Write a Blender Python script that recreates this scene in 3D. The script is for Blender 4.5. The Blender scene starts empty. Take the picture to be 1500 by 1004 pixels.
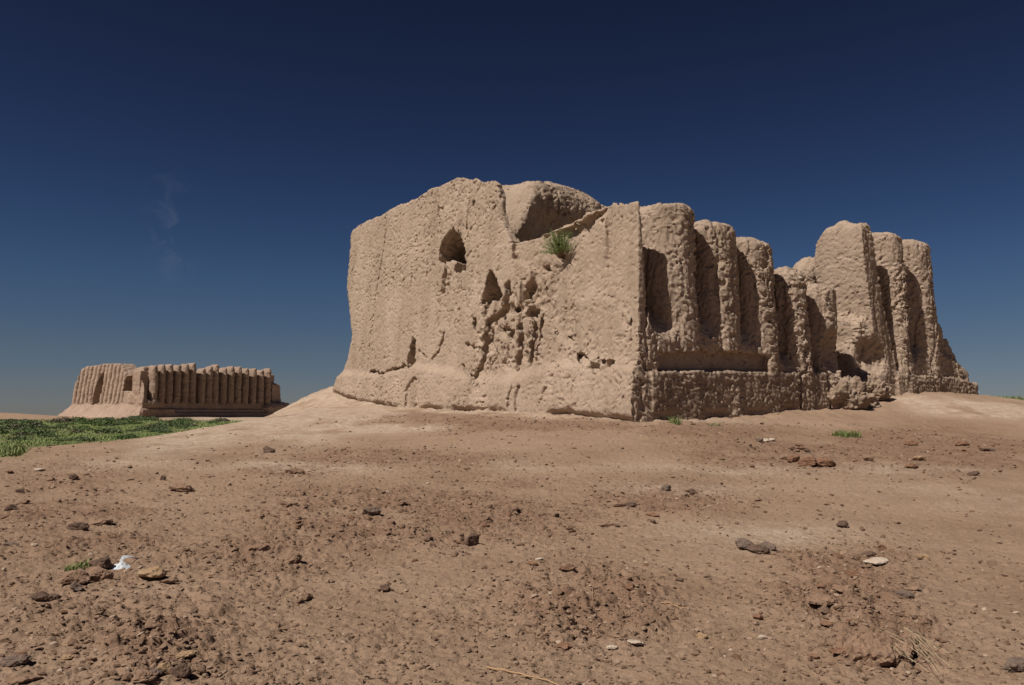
import bpy, math, random
import numpy as np
from concurrent.futures import ThreadPoolExecutor

rng = np.random.RandomState(11)
random.seed(5)
SC = bpy.context.scene
COL = SC.collection

# ------------------------------------------------------------------ camera model (pixels of the 1500x1004 photo)
F, CX, CY, HZ, CZ = 1167.0, 750.0, 502.0, 609.0, 1.6
PITCH = math.atan((HZ - CY) / F)
O = np.array([0.0, 0.0, CZ])

def ray(px, py):
    xr = (px - CX) / F
    yr = (CY - py) / F
    return np.array([xr, math.cos(PITCH) - yr * math.sin(PITCH), math.sin(PITCH) + yr * math.cos(PITCH)])

def at_y(px, py, Y):
    r = ray(px, py)
    return O + r * (Y / r[1])

def to_px(x, y, z):
    dz = z - CZ
    d = y * math.cos(PITCH) + dz * math.sin(PITCH)
    h = -y * math.sin(PITCH) + dz * math.cos(PITCH)
    d = np.maximum(d, 0.05)
    return CX + F * x / d, CY - F * h / d

# ------------------------------------------------------------------ noise
TAB = rng.rand(64, 64, 64).astype(np.float32)
TABF = TAB.ravel()

def vn(x, y, z):
    """value noise 0..1"""
    xi = np.floor(x); yi = np.floor(y); zi = np.floor(z)
    fx = (x - xi).astype(np.float32); fy = (y - yi).astype(np.float32); fz = (z - zi).astype(np.float32)
    xi = xi.astype(np.int64) & 63; yi = yi.astype(np.int64) & 63; zi = zi.astype(np.int64) & 63
    fx = fx * fx * (3 - 2 * fx); fy = fy * fy * (3 - 2 * fy); fz = fz * fz * (3 - 2 * fz)
    x1 = (xi + 1) & 63; y1 = (yi + 1) & 63; z1 = (zi + 1) & 63
    a = xi * 4096; b = x1 * 4096; c = yi * 64; d = y1 * 64
    def g(p, q, r): return TABF[p + q + r]
    v00 = g(a, c, zi) * (1 - fx) + g(b, c, zi) * fx
    v10 = g(a, d, zi) * (1 - fx) + g(b, d, zi) * fx
    v01 = g(a, c, z1) * (1 - fx) + g(b, c, z1) * fx
    v11 = g(a, d, z1) * (1 - fx) + g(b, d, z1) * fx
    v0 = v00 * (1 - fy) + v10 * fy
    v1 = v01 * (1 - fy) + v11 * fy
    return v0 * (1 - fz) + v1 * fz

def sn(x, y, z): return vn(x, y, z) * 2 - 1

def fbm(x, y, z, o=3, g=0.5):
    s = 0; a = 1.0; t = 0
    for i in range(o):
        k = 2.03 ** i
        s = s + a * sn(x * k + 17.3 * i, y * k + 5.1 * i, z * k + 9.7 * i)
        t += a; a *= g
    return s / t

def sstep(a, b, x):
    t = np.clip((x - a) / (b - a), 0, 1)
    return t * t * (3 - 2 * t)

def smin(a, b, k):
    h = np.clip(0.5 + 0.5 * (b - a) / k, 0, 1)
    return b + (a - b) * h - k * h * (1 - h)

def smax(a, b, k): return -smin(-a, -b, k)

def ip(x, xs, ys): return np.interp(x, xs, ys)

def poly_sd(px, py, poly):
    """signed distance to a polygon, negative inside"""
    poly = np.asarray(poly, float)
    d = np.full(px.shape, 1e9); ins = np.zeros(px.shape, bool)
    n = len(poly)
    for i in range(n):
        a = poly[i]; b = poly[(i + 1) % n]
        e = b - a
        wx = px - a[0]; wy = py - a[1]
        t = np.clip((wx * e[0] + wy * e[1]) / (e @ e + 1e-12), 0, 1)
        d = np.minimum(d, (wx - e[0] * t) ** 2 + (wy - e[1] * t) ** 2)
        c = (a[1] <= py) != (b[1] <= py)
        xc = a[0] + (py - a[1]) * e[0] / (e[1] if abs(e[1]) > 1e-9 else 1e-9)
        ins ^= c & (px < xc)
    d = np.sqrt(d)
    return np.where(ins, -d, d)

# ------------------------------------------------------------------ frames of the two ruins
def unit(a): return np.array([math.cos(a), math.sin(a), 0.0])
class Frame:
    def __init__(s, corner, eu, ev):
        s.c = np.array(corner, float); s.c0 = s.c.copy(); s.c[2] = 0; s.eu = np.array(eu, float); s.ev = np.array(ev, float)
    def left(s, px, py, u=0.0):
        """pixel -> (v, z) on the plane u"""
        r = ray(px, py); t = ((s.c - O) @ s.eu + u) / (r @ s.eu); P = O + r * t - s.c
        return float(P @ s.ev), float(P[2])
    def right(s, px, py, v=0.0):
        r = ray(px, py); t = ((s.c - O) @ s.ev + v) / (r @ s.ev); P = O + r * t - s.c
        return float(P @ s.eu), float(P[2])
    def world(s, u, v, z): return s.c + s.eu * u + s.ev * v + np.array([0, 0, z])
    def uv(s, x, y):
        dx = x - s.c[0]; dy = y - s.c[1]
        return dx * s.eu[0] + dy * s.eu[1], dx * s.ev[0] + dy * s.ev[1]

R1 = Frame(at_y(935, 620, 25), (.811, .585, 0), (-.585, .811, 0))
AL2 = math.radians(54)
R2 = Frame(at_y(208, 611, 195), (math.cos(AL2), math.sin(AL2), 0), (-math.sin(AL2), math.cos(AL2), 0))

# ------------------------------------------------------------------ terrain
def _ctrl():
    P = [(0, 0, 0), (-8, 2, .05), (8, 2, 0), (0, -12, 0), (-18, -10, 0), (18, -10, 0), (0, 7, 0), (-6, 8, .02), (7, 8, 0),
         (0, 12, .13), (10, 13, .15), (-9, 13, .22), (-14, 8, .0), (16, 8, .0)]
    for (px, py) in [(935, 619), (860, 611), (780, 606), (700, 603), (620, 599), (560, 594), (510, 585), (490, 575)]:
        v, z = R1.left(px, py); P.append(tuple(R1.world(0, v, z)))
    for (px, py) in [(1000, 615), (1080, 610), (1170, 601), (1230, 597), (1285, 590), (1330, 574), (1380, 577), (1425, 579)]:
        u, z = R1.right(px, py); P.append(tuple(R1.world(u, 0, z)))
    for q in [(470, 598, 39), (400, 606, 37), (440, 591, 44), (466, 574, 48), (350, 618, 31), (300, 632, 26), (200, 648, 22.5),
              (100, 653, 22), (0, 660, 21), (-250, 684, 18), (540, 640, 24), (700, 640, 22), (935, 650, 20.5), (1200, 640, 24),
              (1400, 630, 28), (1500, 652, 23), (1480, 588, 45), (1560, 596, 46), (1750, 625, 40), (1700, 660, 24)]:
        P.append(tuple(at_y(*q)))
    P += [(-16, 36, -.8), (-22, 30, -1.2), (-30, 22, -1.4), (-14, 50, .3), (-16, 58, -.8), (-30, 45, -1.5), (0, 70, -.5), (20, 66, .2),
          (40, 62, .2), (-45, 20, -1.5), (45, 30, .4), (4, 42, 2.6), (14, 44, 2.6), (30, -30, 0), (-30, -30, -.5)]
    return np.array(P)

CT = _ctrl()
def _tps_fit():
    n = len(CT)
    d = np.sqrt(((CT[:, None, :2] - CT[None, :, :2]) ** 2).sum(-1))
    K = np.where(d > 0, d * d * np.log(d + 1e-9), 0) + np.eye(n) * 2.0
    Pm = np.c_[np.ones(n), CT[:, :2]]
    A = np.block([[K, Pm], [Pm.T, np.zeros((3, 3))]])
    return np.linalg.solve(A, np.r_[CT[:, 2], 0, 0, 0])
TW = _tps_fit()
# tabulate on a 0.5 m grid
GX = np.arange(-80, 80.1, .5); GY = np.arange(-60, 90.1, .5)
_gx, _gy = np.meshgrid(GX, GY, indexing='ij')
_q = np.c_[_gx.ravel(), _gy.ravel()]
GZ = np.zeros(len(_q))
for i in range(0, len(_q), 20000):
    s = _q[i:i + 20000]
    d2 = ((s[:, None, :] - CT[None, :, :2]) ** 2).sum(-1)
    GZ[i:i + 20000] = (0.5 * d2 * np.log(d2 + 1e-9)) @ TW[:-3] + TW[-3] + s @ TW[-2:]
GZ = GZ.reshape(_gx.shape)

def macro(x, y):
    fx = np.clip((x + 80) / .5, 0, len(GX) - 1.001); fy = np.clip((y + 60) / .5, 0, len(GY) - 1.001)
    i = fx.astype(int); j = fy.astype(int); a = fx - i; b = fy - j
    a = a * a * (3 - 2 * a); b = b * b * (3 - 2 * b)
    zk = (GZ[i, j] * (1 - a) + GZ[i + 1, j] * a) * (1 - b) + (GZ[i, j + 1] * (1 - a) + GZ[i + 1, j + 1] * a) * b
    r = np.hypot(x, y)
    zp = np.interp(r, [60, 85, 100, 130, 170, 190, 400, 8000], [-1.5, -1.4, -1.0, -.3, .6, 1.05, 1.0, 0.2])
    zp = zp + fbm(x * .06, y * .06, x * 0 + 3.3, 3) * .35 * sstep(60, 90, r) * (1 - sstep(300, 900, r))
    zp = zp + 1.4 * np.exp(-(((x + 132) / 12) ** 2 + ((y - 205) / 10) ** 2))
    du = np.maximum(np.abs(R1.uv(x, y)[0] - 11) - 12, 0); dv = np.maximum(np.abs(R1.uv(x, y)[1] - 12) - 12, 0)
    dist = np.hypot(du, dv)
    w = sstep(44, 66, r) * sstep(6, 22, dist)
    return zk * (1 - w) + zp * w

def masks(x, y, z):
    """ground character: rough clod patches, pale trodden dust, green cover"""
    px, py = to_px(x, y, z)
    front = y > 1.0
    def el(cx, cy, rx, ry, s=0.0):
        dx = px - cx; dy = py - cy - s * dx
        return np.exp(-((dx / rx) ** 2 + (dy / ry) ** 2) ** 1.5)
    rough = np.zeros(x.shape)
    for e in [(600, 750, 260, 48, .0), (420, 805, 150, 40, -.1), (90, 760, 170, 70, .0), (1150, 668, 170, 26, 0),
              (560, 672, 220, 14, .02), (1350, 665, 160, 40, 0), (960, 735, 130, 22, 0), (860, 890, 110, 65, .0), (1230, 850, 110, 60, 0),
              (1300, 950, 90, 40, 0), (240, 965, 90, 40, 0), (710, 616, 240, 15, .03), (1050, 630, 110, 12, 0), (430, 692, 80, 9, 0)]:
        rough = np.maximum(rough, el(*e))
    rough = np.maximum(rough * np.where((px < 330) & (py > 700), .65, 1.0), .28 * el(120, 880, 220, 80))
    rough = np.maximum(rough, 1.15 * el(590, 752, 270, 52))
    pale = np.zeros(x.shape)
    for e in [(420, 685, 180, 9, .02), (850, 684, 230, 9, .01), (1200, 690, 250, 10, -.0), (1000, 720, 160, 10, 0), (1400, 730, 160, 16, .1),
              (470, 606, 130, 40, -.15), (470, 606, 130, 40, -.15), (400, 600, 190, 30, -.3), (520, 628, 120, 8, 0), (1450, 600, 100, 12, 0), (200, 680, 200, 6, .0),
              (720, 600, 300, 10, .05), (1120, 790, 180, 20, .0), (1360, 590, 120, 10, .1)]:
        pale = np.maximum(pale, el(*e) * (1.0 if e[1] < 640 else .28))
    n = fbm(x * .45, y * .45, x * 0 + 1.7, 3)
    rough = np.clip((rough * 1.15 + .30 * np.clip(n, 0, 1)) * (.95 + 1.3 * n + 1.0 * fbm(x * 1.9, y * 1.9, x * 0 + 5.7, 2)), 0, 1) * front
    pale = np.clip(pale * 1.5 * (.9 + 1.9 * fbm(x * .9, y * .8, x * 0 + 7.7, 4)), 0, 1) * front
    r = np.hypot(x, y)
    g = sstep(-.15, -.75, z + .35 * fbm(x * .25, y * .25, x * 0 + 2.2, 3)) * (r > 24) * (r < 130)
    g = np.maximum(g, sstep(55, 75, r) * (1 - sstep(165, 182, r + 6 * n)) * (y > 20))
    g = np.maximum(g, .75 * el(5, 662, 36, 9) * front)
    return rough, pale, np.clip(g, 0, 1)

def terrain(x, y, full=False):
    z0 = macro(x, y)
    r = np.hypot(x, y)
    rough, pale, green = masks(x, y, z0)
    near = 1 - sstep(30, 70, r)
    zz = x * 0
    dz = fbm(x * .5, y * .5, zz + 4.1, 3) * .05 * near
    dz += fbm(x * 2.1, y * 2.1, zz + 8.8, 3) * .028 * near * (.5 + rough)
    x, y = x * .829 - y * .559, x * .559 + y * .829
    wx = x + .10 * sn(x * 3, y * 3, zz + 2.2); wy = y + .10 * sn(x * 3, y * 3, zz + 6.2)
    rough_full = rough; rough = rough * (1 - .55 * sstep(6, 15, r)); near = near * (1 - .35 * sstep(6, 15, r))
    # crusted flakes: flat-topped plates with steep little edges, crumbling finer and finer
    n = vn(wx * 4.2, wy * 4.2, zz + 1.2); dz += sstep(.42, .60, n) * (.006 + .030 * rough) * near
    n = vn(wx * 9.5, wy * 9.5, zz + 5.2); dz += sstep(.45, .60, n) * (.007 + .030 * rough) * near
    n = vn(wx * 8.3 + 20, wy * 8.3, zz + 7.2); dz += (np.abs(2 * n - 1) ** .7) * (.004 + .030 * rough) * near
    n = vn(x * 19, y * 19, zz + 3.2); dz += sstep(.40, .66, n) * (.008 + .022 * rough) * (1 - sstep(16, 34, r))
    n = vn(x * 37, y * 37, zz + 6.2); dz += n * (.005 + .012 * rough) * (1 - sstep(9, 18, r))
    n = vn(x * 6.1 + 40, y * 6.1, zz + 9.2); dz -= np.clip(n - .66, 0, 1) * (.06 + .14 * rough) * near
    x, y = x * .829 + y * .559, -x * .559 + y * .829
    u, v = R1.uv(x, y)
    skirt = np.exp(-np.abs(np.maximum(-u, -v)) / 1.3) * (u > -3) * (v > -3) * (u < 26) * (v < 26)
    dz += skirt * fbm(x * 1.7, y * 1.7, zz + 2, 3) * .12
    if full: return z0 + dz, rough_full, pale, green
    return z0 + dz

def ground_hit(px, py, tmax=220):
    r = ray(px, py)
    t = 2.5 * (tmax / 2.5) ** np.linspace(0, 1, 4000)
    P = O[None] + r[None] * t[:, None]
    h = terrain(P[:, 0], P[:, 1]) - P[:, 2]
    k = np.argmax(h > 0)
    return P[k] if h[k] > 0 else None

# ------------------------------------------------------------------ mesh helpers
def mesh_obj(name, V, Fc, mat, normals=None, smooth=True, base=None, parent=None):
    V = np.asarray(V, np.float32)
    if base is not None: V = V - np.asarray(base, np.float32)
    Fc = np.asarray(Fc, np.int32)
    k = Fc.shape[1]
    me = bpy.data.meshes.new(name)
    me.vertices.add(len(V)); me.vertices.foreach_set('co', V.ravel())
    me.loops.add(Fc.size); me.loops.foreach_set('vertex_index', Fc.ravel())
    me.polygons.add(len(Fc)); me.polygons.foreach_set('loop_start', np.arange(0, Fc.size, k, dtype=np.int32))
    me.update(calc_edges=True)
    me.polygons.foreach_set('use_smooth', np.full(len(Fc), smooth))
    if mat is not None:
        for m in (mat if isinstance(mat, (list, tuple)) else [mat]): me.materials.append(m)
    me.validate()
    if normals is not None: me.normals_split_custom_set_from_vertices([tuple(n) for n in normals])
    ob = bpy.data.objects.new(name, me); COL.objects.link(ob)
    if parent is not None: ob.parent = parent
    elif base is not None: ob.location = base
    return ob

def tag(o, label=None, cat=None, group=None, kind=None):
    if label: o['label'] = label
    if cat: o['category'] = cat
    if group: o['group'] = group
    if kind: o['kind'] = kind
    return o

def empty(name, loc):
    o = bpy.data.objects.new(name, None); COL.objects.link(o); o.location = loc; o.empty_display_size = .3
    return o

# ------------------------------------------------------------------ sparse surface nets
def surface_nets(f, lo, hi, h, pad=0.40):
    """f(P, fine) -> signed distance (negative inside). Returns verts, quads, normals."""
    B = 8
    lo = np.array(lo, float); nb = np.ceil((np.array(hi) - lo) / (h * B)).astype(int)
    c = h * B / 2
    g = [lo[i] + c * np.arange(nb[i] * 2 + 1) for i in range(3)]
    X, Y, Z = np.meshgrid(*g, indexing='ij')
    D = f(np.c_[X.ravel(), Y.ravel(), Z.ravel()], False).reshape(X.shape)
    act = np.abs(D) < pad + c * .9
    A = np.zeros(nb, bool)
    for i in range(3):
        for j in range(3):
            for k in range(3):
                A |= act[i:i + nb[0] * 2 - 1 + (1 if i < 2 else 1):2, j::2, k::2][:nb[0], :nb[1], :nb[2]]
    S = np.sign(D)
    blk = np.argwhere(A)
    N = nb * B
    s9 = np.arange(B + 1)
    I, J, K = np.meshgrid(s9, s9, s9, indexing='ij')
    allV = []; allK = []; allN = []; ed = [[], [], []]
    CH = 400
    def work(q):
        b = blk[q:q + CH] * B
        ii = b[:, 0, None, None, None] + I; jj = b[:, 1, None, None, None] + J; kk = b[:, 2, None, None, None] + K
        P = np.stack([lo[0] + ii * h, lo[1] + jj * h, lo[2] + kk * h], -1).reshape(-1, 3).astype(np.float32)
        d = f(P, True).astype(np.float32).reshape(ii.shape)
        neg = d < 0
        cs = [(a, e, w) for a in (0, 1) for e in (0, 1) for w in (0, 1)]
        def cr(A_, c3): return A_[:, c3[0]:B + c3[0], c3[1]:B + c3[1], c3[2]:B + c3[2]]
        cnt = sum(cr(neg, c3).astype(np.int8) for c3 in cs)
        mix = (cnt > 0) & (cnt < 8)
        w = np.argwhere(mix)
        if len(w) == 0: return None
        val = np.stack([d[w[:, 0], w[:, 1] + c3[0], w[:, 2] + c3[1], w[:, 3] + c3[2]] for c3 in cs], 1)
        acc = np.zeros((len(w), 3), np.float32); n = np.zeros(len(w), np.float32)
        for a in range(8):
            for e in range(a + 1, 8):
                if bin(a ^ e).count('1') != 1: continue
                va = val[:, a]; ve = val[:, e]
                x = (va < 0) != (ve < 0)
                t = np.where(x, va / np.where(x, va - ve, 1), 0)
                pa = np.array(cs[a], np.float32); pe = np.array(cs[e], np.float32)
                acc += np.where(x[:, None], pa + (pe - pa) * t[:, None], 0); n += x
        loc = acc / n[:, None]
        ci = blk[q:q + CH][w[:, 0]] * B + w[:, 1:]
        rV = lo + (ci + loc) * h
        rK = (ci[:, 0] * N[1] + ci[:, 1]) * N[2] + ci[:, 2]
        rE = [None, None, None]
        gx = (val[:, 4:].mean(1) - val[:, :4].mean(1))
        gy = (val[:, [2, 3, 6, 7]].mean(1) - val[:, [0, 1, 4, 5]].mean(1))
        gz = (val[:, [1, 3, 5, 7]].mean(1) - val[:, [0, 2, 4, 6]].mean(1))
        rN = np.stack([gx, gy, gz], 1)
        for ax, c3 in enumerate([(1, 0, 0), (0, 1, 0), (0, 0, 1)]):
            o_ = cr(neg, (0, 0, 0)); p_ = cr(neg, c3)
            e = np.argwhere(o_ != p_)
            if len(e):
                gi = blk[q:q + CH][e[:, 0]] * B + e[:, 1:]
                rE[ax] = np.c_[gi, o_[e[:, 0], e[:, 1], e[:, 2], e[:, 3]]]
        return rV, rK, rN, rE
    with ThreadPoolExecutor(4) as ex:
        for res in ex.map(work, range(0, len(blk), CH)):
            if res is None: continue
            allV.append(res[0]); allK.append(res[1]); allN.append(res[2])
            for ax in range(3):
                if res[3][ax] is not None: ed[ax].append(res[3][ax])
    V = np.concatenate(allV); K_ = np.concatenate(allK); Nn = np.concatenate(allN)
    Nn /= np.linalg.norm(Nn, axis=1, keepdims=True) + 1e-9
    order = np.argsort(K_); Ks = K_[order]
    quads = []
    for ax in range(3):
        if not ed[ax]: continue
        e = np.concatenate(ed[ax]).astype(np.int64)
        a1, a2 = [(1, 2), (2, 0), (0, 1)][ax]
        ids = []; ok = np.ones(len(e), bool)
        for (s, t) in [(-1, -1), (0, -1), (0, 0), (-1, 0)]:
            c3 = e[:, :3].copy(); c3[:, a1] += s; c3[:, a2] += t
            key = (c3[:, 0] * N[1] + c3[:, 1]) * N[2] + c3[:, 2]
            p = np.clip(np.searchsorted(Ks, key), 0, len(Ks) - 1)
            ok &= Ks[p] == key
            ids.append(order[p])
        Q = np.stack(ids, 1)
        fl = e[:, 3] == 0
        Q[fl] = Q[fl][:, ::-1]
        quads.append(Q[ok])
    return V, np.concatenate(quads), Nn

# ------------------------------------------------------------------ materials
def new_mat(name):
    m = bpy.data.materials.new(name); m.use_nodes = True
    nt = m.node_tree; nt.nodes.clear()
    out = nt.nodes.new('ShaderNodeOutputMaterial'); b = nt.nodes.new('ShaderNodeBsdfPrincipled')
    nt.links.new(b.outputs[0], out.inputs[0])
    b.inputs['Roughness'].default_value = .95
    b.inputs['Specular IOR Level'].default_value = .12
    return m, nt, b

def nz(nt, scale, detail=4, rough=.6, coord=None, dist=0.0):
    n = nt.nodes.new('ShaderNodeTexNoise'); n.inputs['Scale'].default_value = scale
    n.inputs['Detail'].default_value = detail; n.inputs['Roughness'].default_value = rough; n.inputs['Distortion'].default_value = dist
    if coord is not None: nt.links.new(coord, n.inputs['Vector'])
    return n.outputs['Fac']

def ramp(nt, fac, stops):
    r = nt.nodes.new('ShaderNodeValToRGB'); e = r.color_ramp.elements
    while len(e) < len(stops): e.new(.5)
    for el, (p, c) in zip(e, stops):
        el.position = p; el.color = (*c, 1) if len(c) == 3 else c
    nt.links.new(fac, r.inputs[0])
    return r.outputs[0]

def mixc(nt, fac, a, b, mode='MIX'):
    m = nt.nodes.new('ShaderNodeMix'); m.data_type = 'RGBA'; m.blend_type = mode
    for i, v in ((0, fac), (6, a), (7, b)):
        if hasattr(v, 'links') or isinstance(v, bpy.types.NodeSocket): nt.links.new(v, m.inputs[i])
        elif i == 0: m.inputs[0].default_value = v
        else: m.inputs[i].default_value = (*v, 1)
    return m.outputs[2]

def math_n(nt, op, a, b):
    m = nt.nodes.new('ShaderNodeMath'); m.operation = op
    for i, v in enumerate((a, b)):
        if isinstance(v, bpy.types.NodeSocket): nt.links.new(v, m.inputs[i])
        else: m.inputs[i].default_value = v
    return m.outputs[0]

def bump(nt, b, h, strength, dist, prev=None):
    n = nt.nodes.new('ShaderNodeBump'); n.inputs['Strength'].default_value = strength; n.inputs['Distance'].default_value = dist
    nt.links.new(h, n.inputs['Height'])
    if prev is not None: nt.links.new(prev, n.inputs['Normal'])
    nt.links.new(n.outputs[0], b.inputs['Normal'])
    return n.outputs[0]

def pos(nt):
    return nt.nodes.new('ShaderNodeNewGeometry').outputs['Position']

def adobe_mat(name, c0, c1, c2, s=1.0, course=0.0):
    m, nt, b = new_mat(name)
    p = pos(nt)
    col = ramp(nt, nz(nt, .55 * s, 5, .62, p), [(.3, c0), (.52, c1), (.72, c2)])
    fine = ramp(nt, nz(nt, 14 * s, 4, .7, p), [(.28, (.74, .72, .70)), (.5, (1, 1, 1)), (.75, (1.1, 1.1, 1.1))])
    col = mixc(nt, .8, col, fine, 'MULTIPLY')
    # rain-run stains, drawn out downwards, and paler salt blooms
    mp = nt.nodes.new('ShaderNodeMapping'); mp.inputs['Scale'].default_value = (1.6 * s, 1.6 * s, .16 * s); nt.links.new(p, mp.inputs[0])
    st = ramp(nt, nz(nt, 1.0, 5, .6, mp.outputs[0]), [(.34, (.84, .82, .80)), (.5, (1, 1, 1)), (.68, (1.07, 1.07, 1.07))])
    col = mixc(nt, .75, col, st, 'MULTIPLY')
    nt.links.new(col, b.inputs['Base Color'])
    n1 = bump(nt, b, nz(nt, 12 * s, 5, .72, p), .7, .035 / s)
    n2 = bump(nt, b, nz(nt, 42 * s, 3, .7, p), .6, .012 / s, n1)
    if course:
        sx = nt.nodes.new('ShaderNodeSeparateXYZ'); nt.links.new(p, sx.inputs[0])
        zz = math_n(nt, 'MULTIPLY', sx.outputs[2], course)
        zz = math_n(nt, 'ADD', zz, math_n(nt, 'MULTIPLY', nz(nt, 1.2, 2, .5, p), 1.2))
        zz = math_n(nt, 'SINE', zz, 0.0)
        bump(nt, b, zz, .22, .02, n2)
    return m

M_WALL = adobe_mat('mud_plaster', (0.336, 0.250, 0.187), (0.382, 0.289, 0.218), (0.420, 0.321, 0.250))
M_FLUTE = adobe_mat('weathered_mud', (0.317, 0.238, 0.177), (0.364, 0.275, 0.209), (0.399, 0.307, 0.237))
M_PLINTH = adobe_mat('mud_brick_base', (0.263, 0.194, 0.143), (0.313, 0.232, 0.174), (0.355, 0.266, 0.200), 1.0, 44.0)
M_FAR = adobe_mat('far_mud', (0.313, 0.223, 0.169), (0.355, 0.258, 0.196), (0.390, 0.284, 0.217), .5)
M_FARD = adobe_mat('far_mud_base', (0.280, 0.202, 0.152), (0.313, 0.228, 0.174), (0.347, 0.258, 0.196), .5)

def earth_mat(name, c0, c1, s=1.0):
    m, nt, b = new_mat(name)
    oc = nt.nodes.new('ShaderNodeTexCoord').outputs['Object']
    col = ramp(nt, nz(nt, 16 * s, 5, .65, oc), [(.3, c0), (.7, c1)])
    nt.links.new(col, b.inputs['Base Color'])
    n1 = bump(nt, b, nz(nt, 30 * s, 4, .7, oc), .8, .012)
    return m

M_CLOD = earth_mat('dry_clod', (.17, .105, .07), (.30, .195, .135))
M_DARK = earth_mat('dark_clod', (.085, .055, .041), (.165, .106, .078))
M_GREY = earth_mat('grey_stone', (.115, .082, .065), (.20, .145, .115))
M_RED = earth_mat('reddish_clod', (.16, .085, .052), (.27, .155, .10))
M_YEL = earth_mat('yellow_clod', (.27, .175, .10), (.38, .26, .165))
M_PALE = earth_mat('pale_slab', (.40, .32, .25), (.52, .43, .35))

def ground_mat():
    m, nt, b = new_mat('dry_earth')
    p = pos(nt)
    def at(n):
        a = nt.nodes.new('ShaderNodeAttribute'); a.attribute_name = n; return a.outputs['Fac']
    base = ramp(nt, nz(nt, .5, 6, .65, p), [(.28, (0.251, 0.164, 0.109)), (.5, (0.311, 0.212, 0.145)), (.75, (0.362, 0.253, 0.179))])
    rc = ramp(nt, nz(nt, 2.5, 5, .7, p), [(.3, (.185, .112, .073)), (.6, (.255, .162, .110))])
    col = mixc(nt, math_n(nt, 'MULTIPLY', at('rough'), .95), base, rc)
    pc = ramp(nt, nz(nt, 2.2, 5, .65, p), [(.3, (.40, .305, .23)), (.65, (.50, .395, .305))])
    col = mixc(nt, math_n(nt, 'MULTIPLY', at('pale'), ramp(nt, nz(nt, 3.2, 6, .7, p), [(.33, (.25, .25, .25)), (.6, (1, 1, 1))])), col, pc)
    gc = ramp(nt, nz(nt, .18, 5, .7, p), [(.34, (.22, .165, .115)), (.47, (.15, .165, .065)), (.6, (.14, .19, .06)), (.78, (.19, .19, .09))])
    col = mixc(nt, at('green'), col, gc)
    fine = ramp(nt, nz(nt, 22, 5, .75, p), [(.25, (.62, .60, .58)), (.45, (.97, .97, .97)), (.72, (1.14, 1.13, 1.12))])
    col = mixc(nt, .85, col, fine, 'MULTIPLY')
    nt.links.new(col, b.inputs['Base Color'])
    n1 = bump(nt, b, nz(nt, 11, 6, .72, p), .8, .05)
    bump(nt, b, nz(nt, 55, 4, .7, p), .7, .012, n1)
    return m
M_GROUND = ground_mat()

def leaf_mat(name, c0, c1, scale=4.0):
    m, nt, b = new_mat(name)
    p = pos(nt)
    col = ramp(nt, nz(nt, scale, 3, .6, p), [(.3, c0), (.7, c1)])
    nt.links.new(col, b.inputs['Base Color'])
    b.inputs['Roughness'].default_value = .7
    b.inputs['Subsurface Weight'].default_value = 0
    return m
M_SHRUB = leaf_mat('shrub_leaf', (.15, .22, .07), (.25, .31, .12), 6)
M_TUFT = leaf_mat('tuft_blade', (.15, .21, .06), (.24, .28, .11), 6)
M_GRASS = leaf_mat('meadow_blade', (.20, .255, .09), (.30, .34, .15), .25)
M_BUSH = [leaf_mat('bush_leaf', (.10, .135, .065), (.15, .19, .09), .8), leaf_mat('bush_leaf_olive', (.12, .105, .075), (.17, .15, .105), .8),
          leaf_mat('bush_leaf_green', (.085, .13, .045), (.13, .18, .065), .8)]
M_STRAW = leaf_mat('straw', (.42, .33, .20), (.55, .45, .29), 9)
M_STALK = leaf_mat('reed_stalk', (.36, .22, .12), (.46, .30, .17), 9)
M_STEM = leaf_mat('twig', (.12, .085, .05), (.19, .14, .09), 9)
def bag_mat():
    m, nt, b = new_mat('white_plastic')
    b.inputs['Base Color'].default_value = (.60, .64, .68, 1); b.inputs['Roughness'].default_value = .35
    b.inputs['Specular IOR Level'].default_value = .5
    return m
M_BAG = bag_mat()

# ------------------------------------------------------------------ ground sheet
def build_ground():
    r = [0.25]
    while r[-1] < 2.6: r.append(r[-1] * 1.08)
    while r[-1] < 18: r.append(r[-1] * 1.0031)
    while r[-1] < 62: r.append(r[-1] * 1.0045)
    while r[-1] < 260: r.append(r[-1] * 1.012)
    while r[-1] < 9000: r.append(r[-1] * 1.10)
    r = np.array(r)
    a = np.r_[np.arange(-60, -40, .15), np.arange(-40, 40, .062), np.arange(40, 60, .15), np.arange(60, 300, 1.0)]
    a = np.radians(a)
    R, A = np.meshgrid(r, a, indexing='ij')
    x = (R * np.sin(A)).ravel(); y = (R * np.cos(A)).ravel()
    z = np.zeros_like(x); ro = z.copy(); pa = z.copy(); gr = z.copy()
    for i in range(0, len(x), 200000):
        s = slice(i, i + 200000)
        z[s], ro[s], pa[s], gr[s] = terrain(x[s], y[s], True)
    nr, na = R.shape
    V = np.c_[x, y, z]
    i, j = np.meshgrid(np.arange(nr - 1), np.arange(na), indexing='ij')
    j2 = (j + 1) % na
    Q = np.stack([i * na + j, i * na + j2, (i + 1) * na + j2, (i + 1) * na + j], -1).reshape(-1, 4)[:, ::-1]
    # centre cap
    V = np.r_[V, [[0, 0, z[:na].mean()]]]
    ob = mesh_obj('ground', V, Q, M_GROUND)
    bm = ob.data
    for n, arr in (('rough', ro), ('pale', pa), ('green', gr)):
        at = bm.attributes.new(n, 'FLOAT', 'POINT'); at.data.foreach_set('value', np.r_[arr, 0].astype(np.float32))
    tag(ob, kind='structure')
    return ob

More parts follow.
